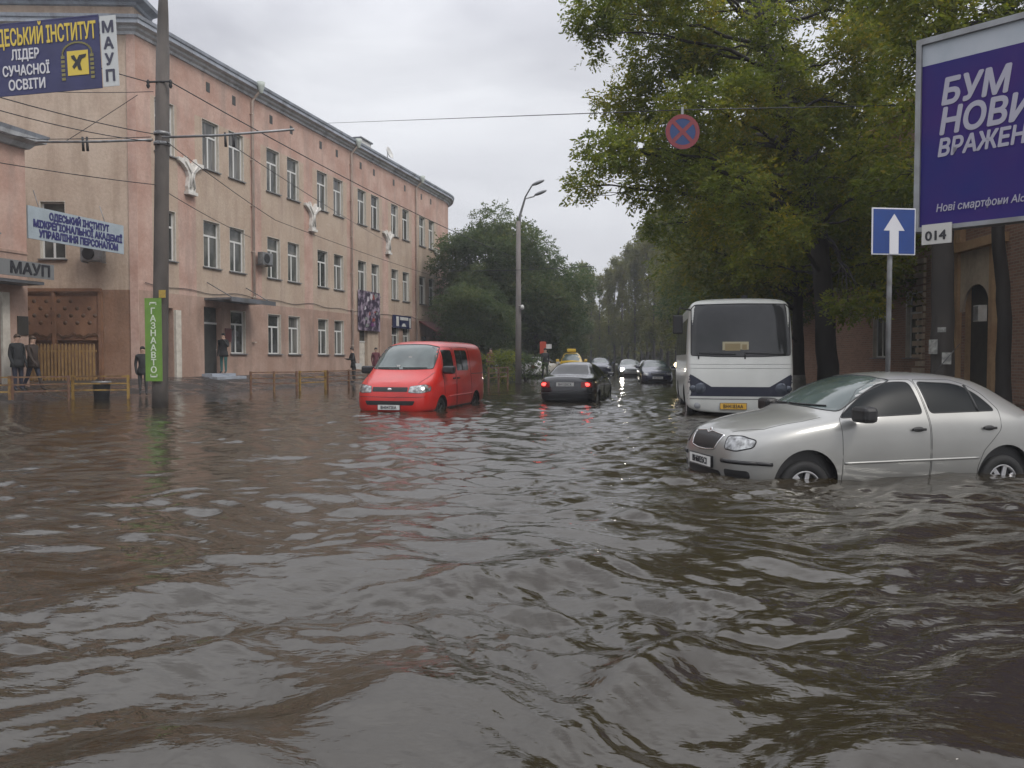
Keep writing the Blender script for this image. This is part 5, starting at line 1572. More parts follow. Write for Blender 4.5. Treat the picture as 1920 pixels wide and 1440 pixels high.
for sd_, ax in ((1, 'y+'), (-1, 'y-')):
    for dy, r in ((.86, .12), (1.02, .07)):
        h, _, _ = c.ray('x+', sd_ * dy, .86)
        a = MB(); a.lathe([(0, .03), (r * .7, .022), (r, .004), (r * 1.06, 0)], 22, 0, Matrix.Translation(h + Vector((.004, 0, 0))) @ Matrix.Rotation(R(90), 4, 'Y')); a.build("headlight", [mat("dull headlamp", (0.06, 0.07, 0.09), .15, .3)], c.root)
    h, _, _ = c.ray('x+', sd_ * .92, .48)
    a = MB(); a.lathe([(0, .012), (.06, .01), (.075, 0)], 18, 0, Matrix.Translation(h) @ Matrix.Rotation(R(90), 4, 'Y')); a.build("fog_lamp", [M_steel], c.root)
    for k in range(5):
        x1 = 2.95 - k * 1.25
        c.patch("window", [(x1, 1.62), (x1 - 1.14, 1.62), (x1 - 1.14, 2.45), (x1, 2.45)], ax, M_glass, .004, .1, rnd=.06)
    c.seam("skirt_line", [(3.2, 1.25), (-3.2, 1.25)], ax, M_dark, .008)
    if sd_ < 0:
      a = MB(); a.tube([(3.2, sd_ * 1.05, 2.62), (3.5, sd_ * 1.32, 2.66), (3.52, sd_ * 1.36, 2.5)], .018, 6); a.box(3.44, 3.56, sd_ * 1.36 - .11, sd_ * 1.36 + .11, 2.08, 2.5, 0, None, .03); a.build("wing_mirror", [M_dark], c.root)
    c.wheel(2.1, .42, sd_, .42, 1.1, 5); c.wheel(-1.6, .42, sd_, .42, 1.1, 5)
    y0_, y1_ = (.95, .1) if sd_ > 0 else (-.1, -.9)
    pts = [c.ray('x+', y0_ + (y1_ - y0_) * k / 8, 1.62 + .03 * k / 8)[0] + Vector((.025, 0, 0)) for k in range(9)]
    a = MB(); a.tube(pts, .013, 6); h, _, _ = c.ray('x+', y1_, 1.52); a.tube([pts[-1], h], .016, 6); a.build("wiper", [M_dark], c.root)
for z in (1.40, 1.31):
    c.seam("panel_groove", [(-1.1, z), (0, z), (1.1, z)], 'x+', M_steel, .005)
c.seam("bumper_groove", [(-1.13, .63), (0, .63), (1.13, .63)], 'x+', M_dark, .008)
h, _, _ = c.ray('x+', 0, .47)
c.plate("BH4183AA", h.x + .016, .47, 1, mat("yellow plate", (0.62, 0.36, 0.05), .45), .56, .13, -.15)
h, _, _ = c.ray('x+', .05, 1.78)
a = MB(); a.box(h.x + .002, h.x + .012, -.38, .18, 1.66, 1.9, 0); a.box(h.x + .013, h.x + .016, -.33, .0, 1.7, 1.86, 1); a.box(h.x + .013, h.x + .016, .04, .14, 1.72, 1.84, 1)
a.build("route_card", [mat("route card", (0.4, 0.36, 0.24), .5), mat("route card print", (0.24, 0.19, 0.1), .5)], c.root)
a = MB(); a.box(2.9, 3.0, .08, .2, 2.9, 2.96); a.build("roof_marker_lamp", [M_dark], c.root)
c.finish()

# ---- saloons
def saloon_stations(L=4.45, hw=.86, H=1.42):
    k = H / 1.42
    f = lambda x, ys, zs: [(x, y * hw / .86, z * k if j > 5 else z) for j, (y, z) in enumerate(zip(ys, zs))]
    S = [
     [(2.14, 0, .24), (2.13, .45, .24), (2.2, .48, .36), (2.22, .48, .54), (2.19, .47, .68), (2.13, .45, .75), (2.07, .34, .79), (2.05, .18, .81), (2.05, 0, .815)],
     [(2.0, 0, .22), (1.96, .70, .22), (2.02, .77, .36), (2.03, .78, .54), (1.98, .765, .70), (1.88, .70, .80), (1.86, .5, .85), (1.87, .25, .872), (1.87, 0, .88)],
     [(1.5, 0, .2), (1.5, .76, .2), (1.5, .84, .36), (1.5, .86, .56), (1.48, .845, .76), (1.46, .76, .875), (1.45, .54, .92), (1.45, .27, .945), (1.45, 0, .955)],
     [(1.0, 0, .2), (1.0, .77, .2), (1.0, .85, .36), (1.0, .87, .58), (1.0, .855, .83), (.98, .785, .95), (1.0, .62, .985), (1.06, .32, 1.01), (1.08, 0, 1.02)],
     [(.6, 0, .2), (.6, .77, .2), (.6, .85, .36), (.6, .87, .58), (.6, .858, .85), (.6, .79, .97), (.56, .66, 1.2), (.64, .36, 1.265), (.66, 0, 1.28)],
     [(.18, 0, .2), (.18, .77, .2), (.18, .85, .36), (.18, .87, .58), (.18, .86, .86), (.18, .79, .98), (.14, .60, 1.34), (.14, .36, 1.415), (.14, 0, 1.43)],
     [(-.4, 0, .2), (-.4, .77, .2), (-.4, .85, .36), (-.4, .87, .58), (-.4, .86, .865), (-.4, .79, .985), (-.4, .60, 1.365), (-.4, .37, 1.435), (-.4, 0, 1.448)],
     [(-.95, 0, .2), (-.95, .77, .2), (-.95, .85, .36), (-.95, .87, .58), (-.95, .86, .87), (-.95, .785, .99), (-.92, .585, 1.32), (-.94, .36, 1.39), (-.95, 0, 1.40)],
     [(-1.3, 0, .2), (-1.3, .77, .2), (-1.3, .85, .36), (-1.3, .87, .6), (-1.3, .86, .875), (-1.3, .78, .995), (-1.26, .60, 1.15), (-1.36, .36, 1.19), (-1.38, 0, 1.2)],
     [(-1.62, 0, .22), (-1.62, .76, .22), (-1.62, .84, .37), (-1.62, .86, .62), (-1.62, .85, .88), (-1.62, .775, .99), (-1.62, .60, 1.03), (-1.66, .36, 1.045), (-1.67, 0, 1.05)],
     [(-2.05, 0, .25), (-2.05, .71, .25), (-2.1, .79, .38), (-2.12, .80, .62), (-2.1, .79, .86), (-2.07, .73, .975), (-2.07, .56, 1.01), (-2.09, .3, 1.02), (-2.1, 0, 1.024)],
     [(-2.16, 0, .28), (-2.16, .5, .28), (-2.25, .54, .40), (-2.26, .54, .62), (-2.23, .53, .84), (-2.2, .5, .94), (-2.16, .4, .985), (-2.16, .2, .995), (-2.16, 0, 1.0)],
    ]
    return [[(x, y * hw / .87, z * (k if j > 5 else 1)) for j, (x, y, z) in enumerate(s)] for s in S]

def saloon(label, x, y, z, ang, pm, name="parked_car", lamps='off', level=3, full=True, plate_f="BH1520CK", plate_r="BH1520CK", hw=.86, group=None, taxi=False, cat="car"):
    c = Car(name, label, cat, Mz(x, y, z, ang) @ Matrix.Diagonal((1, 1, 1.4 if taxi else 1, 1)), saloon_stations(hw=hw), pm, level, [(1.35, .30, .345, .5), (-1.3, .30, .345, .5)] if full else None, group)
    sfw = [(.80, .985), (-.16, 1.0), (-.14, 1.335), (.1, 1.33), (.34, 1.24)]
    srw = [(-.26, 1.0), (-1.14, 1.01), (-1.06, 1.17), (-.92, 1.29), (-.72, 1.335), (-.24, 1.337)]
    sfd = [(.86, .27), (.86, .97), (.4, 1.28), (.1, 1.355), (-.2, 1.36), (-.21, .27)]
    srd = [(-.225, .27), (-.215, 1.36), (-.76, 1.358), (-1.0, 1.28), (-1.18, 1.0), (-1.1, .8), (-.95, .62), (-.9, .27)]
    for sd_, ax in ((1, 'y+'), (-1, 'y-')):
        if full:
            d1, d2 = c.split("door", sfd, sd_), c.split("door", srd, sd_)
            c.seam("door_gap", sfd, ax, M_dark, .005, d1, True); c.seam("door_gap", srd, ax, M_dark, .005, d2, True)
            for dx, dd in ((-.08, d1), (-1.0, d2)):
                h, _, _ = c.ray(ax, dx, .86)
                a = MB(); a.box(-.08, .08, -.022, .022, -.016, .016, 0, None, .008); a.build("door_handle", [M_dark], dd, Matrix.Translation(h))
            c.wheel(1.35, .30, sd_, .30, hw - .05); c.wheel(-1.3, .30, sd_, .30, hw - .05)
        else:
            d1 = d2 = None
        c.patch("window", sfw, ax, M_glass, .003, .08, d1, rnd=.05); c.patch("window", srw, ax, M_glass, .003, .08, d2, rnd=.05)
        c.mirror(.68, hw - .02, 1.0, sd_, pm)
        k = hw / .86
        hl = [(sd_ * .46, .62), (sd_ * .46, .745), (sd_ * .68, .755), (sd_ * .75, .70), (sd_ * .75, .63)]
        if lamps == 'on':
            c.patch("headlight", hl, 'x+', M_lamp, .005, .06, rnd=.03)
            h, _, _ = c.ray('x+', sd_ * .6, .69)
            a = MB(); a.lathe([(0, .03), (.11, .02), (.13, .0)], 16, 0, Matrix.Translation(h + Vector((.006, 0, 0))) @ Matrix.Rotation(R(90), 4, 'Y')); a.build("bulb", [M_beam], c.root)
        else:
            c.patch("headlight", hl, 'x+', M_lamp, .005, .06, rnd=.03)
        tl = [(sd_ * .46, .70), (sd_ * .46, .86), (sd_ * .72, .87), (sd_ * .765, .80), (sd_ * .76, .70)]
        tlo = c.patch("tail_lamp", tl, 'x-', M_red_lamp, .005, .06, rnd=.03)
        if lamps == 'brake':
            h, _, _ = c.ray('x-', sd_ * .62, .785)
            a = MB(); a.add_bm(sphere_bm(1, tuple(h + Vector((-.006, 0, 0))), (.014, .095, .05), 16, 10), 0, None, True); a.build("brake_bulb", [M_brake], tlo)
    sws = [(-.66, 1.015), (0, 1.05), (.66, 1.015), (.56, 1.29), (.48, 1.35), (0, 1.385), (-.48, 1.35), (-.56, 1.29)]
    c.patch("windscreen", sws, 'x+', M_glassg, .004, .08, rnd=.04)
    srs = [(-.64, 1.055), (0, 1.08), (.64, 1.055), (.52, 1.31), (.42, 1.345), (0, 1.36), (-.42, 1.345), (-.52, 1.31)]
    c.patch("rear_window", srs, 'x-', M_glass, .004, .08, rnd=.05)
    c.patch("grille", [(-.34, .64), (.34, .64), (.36, .73), (-.36, .73)], 'x+', M_dark, .005, .06, rnd=.02)
    c.patch("lower_intake", [(-.5, .3), (.5, .3), (.48, .42), (-.48, .42)], 'x+', M_dark, .004, .08, rnd=.03)
    c.seam("bumper_strip", [(-.74, .53), (0, .53), (.74, .53)], 'x-', M_dark, .016)
    if full:
        h, _, _ = c.ray('x+', 0, .5); c.plate(plate_f, h.x + .012, .5)
        h, _, _ = c.ray('x-', 0, .79); c.plate(plate_r, h.x - .014, .79, -1)
        c.seam("boot_gap", [(-.7, .62), (-.44, .61), (.44, .61), (.7, .62)], 'x-', M_dark, .005)
    if taxi:
        a = MB(); a.box(-.14, .14, -.3, .3, 1.45, 1.6, 0, None, .03); a.build("roof_sign", [mat("roof sign yellow", (.6, .4, .03), .4)], c.root)
    c.finish()
    return c

P_black = paint("black car paint", (0.010, 0.011, 0.014), 0.0, 0.2)
P_navy = paint("dark blue car paint", (0.016, 0.022, 0.05), 0.2, 0.25)
P_grey = paint("grey car paint", (0.22, 0.23, 0.23), 0.6, 0.3)
P_yel = paint("yellow taxi paint", (0.55, 0.35, 0.02), 0.0, 0.3)
P_wht = paint("white car paint", (0.5, 0.5, 0.5), 0.0, 0.3)
q = at(1060, 740, 22.2)
sa = R(90 - 15)
so = Vector((q.x, 22.2, 0)) + Vector((math.cos(sa), math.sin(sa), 0)) * 2.2
saloon("black saloon driving away through the flood with lit red tail lamps", so.x, so.y, -0.27, 90 - 15, P_black, "driving_car", 'brake')
q = at(1237, 700, 40)
saloon("dark blue saloon facing us in the distance, left of the white bus", q.x, 41.5, -0.22, -90 - 6, P_navy, "distant_car", 'off', 2, True)
q = at(1222, 680, 52)
saloon("grey saloon half hidden behind the dark blue one", q.x, 53, -0.25, -90 - 5, P_grey, "distant_car", 'off', 2, False)
q = at(1184, 680, 54)
saloon("distant car coming towards us with bright headlights", q.x, 55, -0.2, -90 - 5, P_grey, "distant_car", 'on', 2, False)
q = at(1076, 660, 50)
saloon("tall yellow taxi seen above the roof of the black saloon", q.x, 52, -0.32, -90 - 4, P_yel, "distant_car", 'off', 2, False, taxi=True)
q = at(1128, 680, 58)
saloon("dark saloon in the far traffic right of the yellow taxi", q.x, 59, -0.1, -90 - 4, P_navy, "distant_car", 'off', 2, False)
q = at(1015, 680, 50)
saloon("white car parked beyond the street lamp in the flood", q.x, 51, -0.05, 60, P_wht, "distant_car", 'off', 2, False)
q = at(1272, 683, 27)
t = thing("headlight_stand_in", "small lit yellow lamp on a short post, standing in for a headlight behind the left side of the bus", "lamp", Matrix.Translation((q.x, 27, 0)))  # post lamp stands in for the headlight of a vehicle behind the bus
a = MB(); a.tube([(0, 0, -.3), (0, 0, q.z - .12)], .03, 8); a.build("post", [M_steel], t)
a = MB(); a.lathe([(.05, -.14), (.15, -.06), (.16, 0), (.1, .07), (0, .09)], 16, 0, Matrix.Translation((0, 0, q.z))); a.build("lamp_head", [M_amber], t)
# ---------------------------------------------------------------- trees
def leaf_mat(name, cols, noise_scale=0.5):
    m = bpy.data.materials.new(name)
    m.use_nodes = True
    n, l = m.node_tree.nodes, m.node_tree.links
    n.clear()
    o = n.new("ShaderNodeOutputMaterial")
    g = n.new("ShaderNodeNewGeometry")
    t = n.new("ShaderNodeTexCoord")
    z = n.new("ShaderNodeTexNoise")
    z.inputs["Scale"].default_value = noise_scale
    z.inputs["Detail"].default_value = 2
    l.new(t.outputs["Object"], z.inputs["Vector"])
    a = n.new("ShaderNodeMath"); a.operation = 'MULTIPLY_ADD'
    a.inputs[1].default_value = 0.55
    l.new(g.outputs["Random Per Island"], a.inputs[0])
    s = n.new("ShaderNodeMapRange")
    s.inputs["From Min"].default_value = 0.32; s.inputs["From Max"].default_value = 0.68
    s.inputs["To Min"].default_value = 0.0; s.inputs["To Max"].default_value = 0.45
    l.new(z.outputs["Fac"], s.inputs["Value"])
    l.new(s.outputs[0], a.inputs[2])
    r_ = n.new("ShaderNodeValToRGB")
    e = r_.color_ramp.elements
    e[0].position = 0; e[0].color = (*cols[0], 1)
    e[1].position = 1; e[1].color = (*cols[-1], 1)
    for k, c in enumerate(cols[1:-1]):
        q = e.new((k + 1) / (len(cols) - 1)); q.color = (*c, 1)
    l.new(a.outputs[0], r_.inputs["Fac"])
    d = n.new("ShaderNodeBsdfPrincipled")
    d.inputs["Roughness"].default_value = 0.5
    d.inputs["Specular IOR Level"].default_value = 0.3
    l.new(r_.outputs[0], d.inputs["Base Color"])
    tr = n.new("ShaderNodeBsdfTranslucent")
    hs = n.new("ShaderNodeHueSaturation")
    hs.inputs["Value"].default_value = 1.4
    hs.inputs["Saturation"].default_value = 1.1
    l.new(r_.outputs[0], hs.inputs["Color"])
    l.new(hs.outputs[0], tr.inputs["Color"])
    mx_ = n.new("ShaderNodeMixShader"); mx_.inputs[0].default_value = 0.55
    l.new(d.outputs[0], mx_.inputs[1]); l.new(tr.outputs[0], mx_.inputs[2])
    l.new(mx_.outputs[0], o.inputs[0])
    return m

L_hero = leaf_mat("autumn acacia leaves", [(0.075, 0.105, 0.024), (0.12, 0.152, 0.03), (0.19, 0.205, 0.036), (0.35, 0.275, 0.045)], 0.55)
L_mid = leaf_mat("mixed green leaves", [(0.058, 0.078, 0.022), (0.092, 0.115, 0.03), (0.15, 0.15, 0.034), (0.25, 0.19, 0.04)], 0.35)
L_dark = leaf_mat("dark green leaves", [(0.042, 0.07, 0.032), (0.062, 0.094, 0.038), (0.088, 0.115, 0.042), (0.13, 0.135, 0.045)], 0.3)
L_pop = leaf_mat("thin poplar leaves", [(0.10, 0.115, 0.045), (0.14, 0.145, 0.052), (0.19, 0.17, 0.06)], 0.4)
L_far = leaf_mat("far brown green leaves", [(0.075, 0.09, 0.035), (0.11, 0.115, 0.042), (0.16, 0.14, 0.05)], 0.2)
M_bark = mat("dark wet bark", (0.017, 0.014, 0.012), 0.8, c2=(0.032, 0.027, 0.023), scale=3, stretch=(1, 1, .25), bump=(14, 0.6))
M_bark2 = mat("grey bark", (0.085, 0.077, 0.068), 0.85, c2=(0.055, 0.05, 0.045), scale=3, stretch=(1, 1, .25), bump=(14, 0.6))
M_trunkg = mat("brown grey bark", (0.052, 0.045, 0.039), 0.85, c2=(0.035, 0.031, 0.028), scale=3, stretch=(1, 1, .25), bump=(14, 0.6))
M_lime = mat("limewashed bark", (0.22, 0.22, 0.2), 0.85, c2=(0.12, 0.115, 0.1), scale=4, bump=(14, 0.5))

def unit(v):
    return v / np.maximum(np.linalg.norm(v, axis=-1, keepdims=True), 1e-9)

def spray_quads(rng, base, dirs, L, k=9, width=0.36):
    """compound leaves: leaflets set alternately along a drooping stalk"""
    N = len(base)
    t = np.linspace(0.12, 1.0, k)[None, :, None]
    Ls = (L * rng.uniform(0.7, 1.25, N))[:, None, None]
    pos = base[:, None, :] + dirs[:, None, :] * Ls * t + np.array([0, 0, -1.0]) * (Ls * 0.16 * t ** 2)
    side = unit(np.cross(dirs, np.array([0, 0, 1.0]) + rng.normal(0, 0.35, (N, 3))))
    sg = np.where(np.arange(k) % 2 == 0, 1.0, -1.0)[None, :, None]
    sg = np.where(np.arange(k)[None, :, None] == k - 1, 0.1, sg)
    ax = unit(side[:, None, :] * sg * 0.85 + dirs[:, None, :] * 0.45 + np.array([0, 0, -0.06]) + rng.normal(0, 0.3, (N, k, 3)))
    ll = Ls * 0.42 * rng.uniform(0.75, 1.2, (N, k, 1))
    wd = unit(np.cross(ax, unit(rng.normal(0, 1, (N, k, 3)) + np.array([0, 0, 0.9])))) * ll * width * 0.5
    p0 = pos; p1 = pos + ax * ll * 0.5 + wd; p2 = pos + ax * ll; p3 = pos + ax * ll * 0.5 - wd
    return np.stack([p0, p1, p2, p3], 2).reshape(-1, 3)

def crown_mesh(name, quads, m):
    Q = np.arange(len(quads)).reshape(-1, 4)
    return np_mesh(name, quads, Q, [m])

def clump(rng, c, r, n, L, flat=0.75, droop=0.1, k=9, width=0.44):
    d = unit(rng.normal(0, 1, (n, 3)))
    rad = r * rng.uniform(0.15, 1.0, (n, 1)) ** 0.55
    base = np.array(c) + d * rad * np.array([1, 1, flat])
    dirs = unit(d * np.array([1, 1, 0.6]) + rng.normal(0, 0.5, (n, 3)) + np.array([0, 0, -droop]))
    return spray_quads(rng, base, dirs, L, k, width)

def limb_mesh(mb, rng, path, r0, r1, n=8, wob=0.05):
    out = []
    m = 8
    p = [Vector(q) for q in path]
    # quadratic through start, mid, end
    for i in range(m + 1):
        u = i / m
        a = p[0] * (1 - u) ** 2 + p[1] * 2 * u * (1 - u) + p[2] * u ** 2
        if 0 < i < m: a = a + Vector(rng.normal(0, wob, 3))
        out.append(a)
    mb.tube(out, [r0 + (r1 - r0) * (i / m) ** 0.8 for i in range(m + 1)], n)
    return out

def hero_tree(name, label, base, trunk_pts, trunk_r, clumps, lm, bark, L=0.42, dens=70, seed=1, group="street trees of the right pavement", lime=False):
    """clumps: (point, radius); limbs grow from the trunk to each clump"""
    rng = np.random.default_rng(seed)
    M = Matrix.Translation(base)
    t = thing(name, label, "tree", M, group)
    b = np.array(base)
    mb = MB()
    tp = [Vector(p) - Vector(base) for p in trunk_pts]
    fine = []
    for i in range(len(tp) - 1):
        for k in range(6):
            u = k / 6
            fine.append(tp[i].lerp(tp[i + 1], u) + Vector(rng.normal(0, 0.015, 3)))
    fine.append(tp[-1])
    nf = len(fine)
    rad = [trunk_r[0] + (trunk_r[1] - trunk_r[0]) * (i / (nf - 1)) ** 0.9 for i in range(nf)]
    rad[0] *= 1.35; rad[1] *= 1.12
    mb.tube(fine, rad, 14)
    parts = []
    for c, r in clumps:
        c = np.array(c) - b
        cv = Vector(c)
        cand = [i for i in range(nf // 4, nf) if fine[i].z < cv.z - 0.25 * (Vector((cv.x, cv.y, 0)) - Vector((fine[i].x, fine[i].y, 0))).length + 0.4]
        i = min(cand, key=lambda i: (fine[i] - cv).length) if cand else max(nf // 3, 1)
        st = fine[i]
        mid = st.lerp(cv, 0.5) + Vector((0, 0, 0.12 * (cv - st).length)) + Vector(rng.normal(0, 0.15, 3))
        r0 = min(rad[i] * 0.45, 0.013 * (cv - st).length + 0.018)
        pts = limb_mesh(mb, rng, (st, mid, cv), r0, 0.012, 7, 0.04)
        for q in range(5):
            s_ = pts[rng.integers(4, 8)]
            e = cv + Vector(rng.normal(0, 1, 3)).normalized() * r * 0.9
            limb_mesh(mb, rng, (s_, s_.lerp(e, .5) + Vector((0, 0, .1)), e), 0.014, 0.005, 5, 0.03)
        n = int(dens * r * r * 3.2) + 12
        parts.append(clump(rng, c, r, n, L))
        parts.append(clump(rng, c + rng.normal(0, r * 0.55, 3), r * 0.55, n // 3, L))
    mb.build("trunk", [bark], t)
    link("crown", crown_mesh("crown", np.concatenate(parts), lm), t)
    if lime:
        a = MB(); a.tube([fine[0] + Vector((0, 0, .0)), fine[1], fine[2]], [rad[0] * 1.04 + .01, rad[1] + .012, rad[2] + .012], 14); a.build("limewash", [M_lime], t)
    return t

rngG = np.random.default_rng(42)
H_rows = [
 (-70, [1060, 1150, 1250, 1360, 1470, 1580], .95), 
 (18, [1085, 1175, 1270, 1370, 1470, 1570, 1660], .9),
 (75, [1095], .35),
 (108, [1215, 1300, 1400, 1500, 1600], .85),
 (200, [1150, 1225, 1310, 1400, 1500, 1600], .82),
 (285, [1105, 1175, 1255, 1345, 1440, 1540, 1640], .78),
 (350, [1080, 1195, 1290, 1380, 1480, 1580, 1665], .68),
 (425, [1230, 1335, 1430, 1530, 1630], .72),
 (500, [1400, 1490, 1590, 1660], .62),
 (570, [1590, 1620], .42),
]
cl = []
for y, xs_, r in H_rows:
    for x in xs_:
        x += (22 if x < 1200 else 0) if y > 100 else (38 if x < 1300 else 0)
        Y = 19.5 + rngG.uniform(-2.6, 2.6)
        rr = r * (0.62 if x < 1110 else 1.0) * rngG.uniform(0.85, 1.15)
        tx = 1540 - (430 - y) * 0.235 if y < 430 else 1545
        if abs(x - tx) < 75: Y = 21.6 + rngG.uniform(0, 1.4); rr *= .9
        if y > 550: Y = 17.8
        if x < 1260 and y > 400: rr *= .7
        cl.append((at(x + rngG.uniform(-12, 12), y + rngG.uniform(-10, 10), Y), rr))
for x, y, r in ((1462, 120, .5), (1490, 235, .5), (1520, 345, .55), (1500, 420, .5), (1430, 40, .55)):
    cl.append((at(x, y, 18.6), r))
for k in range(9):                                   # the far side of the crown
    cl.append((at(rngG.uniform(1290, 1680), rngG.uniform(-120, 380), 23.5 + rngG.uniform(0, 2.5)), 1.1))
tb = at(1556, 700, 20); tb.z = -0.1
hero_tree("acacia_tree", "big yellow-green tree leaning over the road behind the bus, trunk dark", tb,
          [tb, at(1548, 600, 20), at(1535, 430, 20), at(1490, 290, 19.8), at(1455, 150, 19.6), at(1425, 30, 19.6), at(1400, -120, 19.6)], (0.29, 0.09), cl, L_hero, M_bark, 0.27, 118, 5)

# the tree behind the billboard, grey trunk
tb = at(1768, 690, 16.0); tb.z = -0.05
cl = []
for (x, y, Y, r) in ((1740, 30, 15, .8), (1830, 20, 15.5, .8), (1905, 30, 16, .8), (1700, 100, 15, .6), (1690, 200, 15.5, .7), (1700, 320, 16, .7), (1715, 420, 17, .6), (1760, -80, 15, 1.0), (1860, -90, 16, 1.0), (1950, -60, 16, 1.0), (1690, -40, 15, .9), (2020, 30, 16, .9), (1800, -200, 15.5, 1.2)):
    cl.append((at(x, y, Y), r))
hero_tree("acacia_tree", "tree with a thick grey trunk rising behind the violet billboard", tb,
          [tb, at(1768, 560, 16), at(1770, 350, 16), at(1774, 60, 16), at(1780, -160, 16)], (0.235, 0.16), cl, L_hero, M_trunkg, 0.29, 66, 6)
tb = at(1884, 690, 16.6); tb.z = -0.05
cl = [(at(x, y, Y), r) for (x, y, Y, r) in ((1850, -120, 17, 1.1), (1960, -140, 17, 1.1), (1900, -230, 18, 1.3), (2050, -60, 18, 1.2))]
hero_tree("acacia_tree", "slim dark trunked tree before the arched brick doorway", tb,
          [tb, at(1882, 560, 16.6), at(1872, 430, 16.6), at(1880, 200, 16.6), at(1900, -100, 16.6)], (0.15, 0.10), cl, L_mid, M_bark, 0.4, 30, 7)

# ---- generic trees of the row, further on
def generic_tree(name, label, H, crown_r, crown_z, nclump, lm, bark, seed, leaf=0.34, dens=34, trunk=0.22, group=None, lime=False, low=0.0):
    rng = np.random.default_rng(seed)
    cl = []
    for k in range(nclump):
        d = unit(rng.normal(0, 1, 3)[None])[0]
        rad = rng.uniform(0.35, 1.0) ** 0.6
        c = Vector((d[0] * crown_r * rad, d[1] * crown_r * rad, crown_z + d[2] * (H - crown_z) * 0.92 * rad - (low if rng.random() < .3 else 0)))
        cl.append((c, crown_r * rng.uniform(0.22, 0.36)))
    sway = rng.normal(0, 0.25, 2)
    tr = [Vector((0, 0, -0.4)), Vector((sway[0] * .3, sway[1] * .3, crown_z * .4)), Vector((sway[0], sway[1], crown_z * .8)), Vector((sway[0] * 1.6, sway[1] * 1.2, H * .85))]
    return hero_tree(name, label, Vector((0, 0, 0)), tr, (trunk, 0.06), cl, lm, bark, leaf, dens, seed, group, lime)

GR = "street trees of the right pavement"
gA = generic_tree("street_tree", "", 12.5, 4.6, 7.6, 44, L_mid, M_bark, 21, 0.46, 15, 0.24, GR, True, 2.2)
gB = generic_tree("street_tree", "", 13.0, 4.4, 8.0, 44, L_dark, M_bark, 22, 0.46, 15, 0.22, GR, True, 2.6)
row = [(gA, 9.9, 26.5, 40, 0.95, "bushy tree with a limewashed foot directly behind the white bus"),
       (gB, 11.6, 33.5, 120, 0.95, "dark tree second in the row beyond the bus roof"),
       (gA, 12.6, 41.0, 200, 0.95, "third tree of the row beyond the bus, olive green"),
       (gB, 14.2, 50.0, 300, 0.95, "tree of the right row level with the distant traffic"),
       (gA, 15.8, 60.0, 80, 0.95, "small looking olive tree left of the bus, near the row's far end"),
       (gB, 18.6, 72.0, 170, 0.95, "farthest dark tree of the right row below the poplar tops")]
first = {}
for src, x, y, a, s, lab in row:
    o = src if src.name not in first else copy_tree(src)
    first[src.name] = 1
    o.matrix_basis = Matrix.Translation((x, y, 0)) @ Matrix.Rotation(R(a), 4, 'Z') @ Matrix.Scale(s, 4)
    o["label"] = lab

# ---- trees on the left behind the street lamp
GL = "trees behind the street lamp"
gC = generic_tree("park_tree", "", 13.0, 4.4, 8.2, 60, L_dark, M_bark, 31, 0.5, 24, 0.25, GL, False, 3.4)
gD = generic_tree("park_tree", "", 11.0, 4.2, 6.8, 54, L_dark, M_bark, 32, 0.5, 24, 0.25, GL, False, 3.0)
left_trees = [(gC, 922, 56, 0, .92, "tallest dark tree left of the lamp post"), (gD, 1004, 58, 30, .90, "round dark tree right of the lamp post"),
              (gD, 975, 62, 120, .9, "dark tree directly behind the lamp post"), (gC, 862, 78, 200, 0.8, "loose tree with sky gaps beside the curved end of the pink building"),
              (gD, 905, 50, 250, .62, "low dark tree behind the tail of the red van"), (gC, 1044, 72, 310, .6, "smaller tree at the right end of the dark group")]
for src, px, Y, a, s, lab in left_trees:
    o = src if src.name not in first else copy_tree(src)
    first[src.name] = 1
    o.matrix_basis = Matrix.Translation((at(px, 700, Y).x, Y, 0)) @ Matrix.Rotation(R(a), 4, 'Z') @ Matrix.Scale(s, 4)
    o["label"] = lab

# ---- poplars
def poplar(seed, H=17):
    rng = np.random.default_rng(seed)
    t = thing("poplar_tree", "", "tree", None, "row of poplars beyond the road bend")
    mb = MB()
    mb.tube([(0, 0, -.4), (0, 0, H * .5), (0.1, 0, H * .97)], [.2, .12, .02], 8)
    parts = []
    for k in range(54):
        z = rng.uniform(0.06, 0.97) * H
        a = rng.uniform(0, 6.283)
        ln = (1.9 if z < .75 * H else 1.9 * (1 - (z / H - .75) / .3)) * rng.uniform(.75, 1.2)
        r_ = 0.55 * ln
        e = Vector((math.cos(a) * r_, math.sin(a) * r_, z + ln * 1.25))
        s_ = Vector((0, 0, z))
        limb_mesh(mb, rng, (s_, s_ + Vector((math.cos(a) * r_ * .8, math.sin(a) * r_ * .8, ln * .4)), e), .035, .006, 5, .02)
        n = 28
        u = rng.uniform(.25, 1.05, (n, 1))
        base = np.array(s_) + (np.array(e) - np.array(s_)) * u + rng.normal(0, .16, (n, 3))
        dirs = unit(rng.normal(0, .5, (n, 3)) + np.array([math.cos(a) * .3, math.sin(a) * .3, 1.0]))
        parts.append(spray_quads(rng, base, dirs, .6, 7, .6))
    mb.build("trunk", [M_bark2], t)
    link("crown", crown_mesh("crown", np.concatenate(parts), L_pop), t)
    return t
pA, pB = poplar(51), poplar(52, 16)
pops = [(1092, 92, .72), (1108, 100, .74), (1124, 96, .66), (1141, 90, .70), (1152, 98, .80), (1166, 90, .76), (1178, 100, .92), (1190, 92, .88), (1203, 98, 1.02), (1214, 90, .98), (1226, 84, 1.0), (1240, 92, 1.12), (1252, 80, 1.0), (1268, 88, 1.12)]
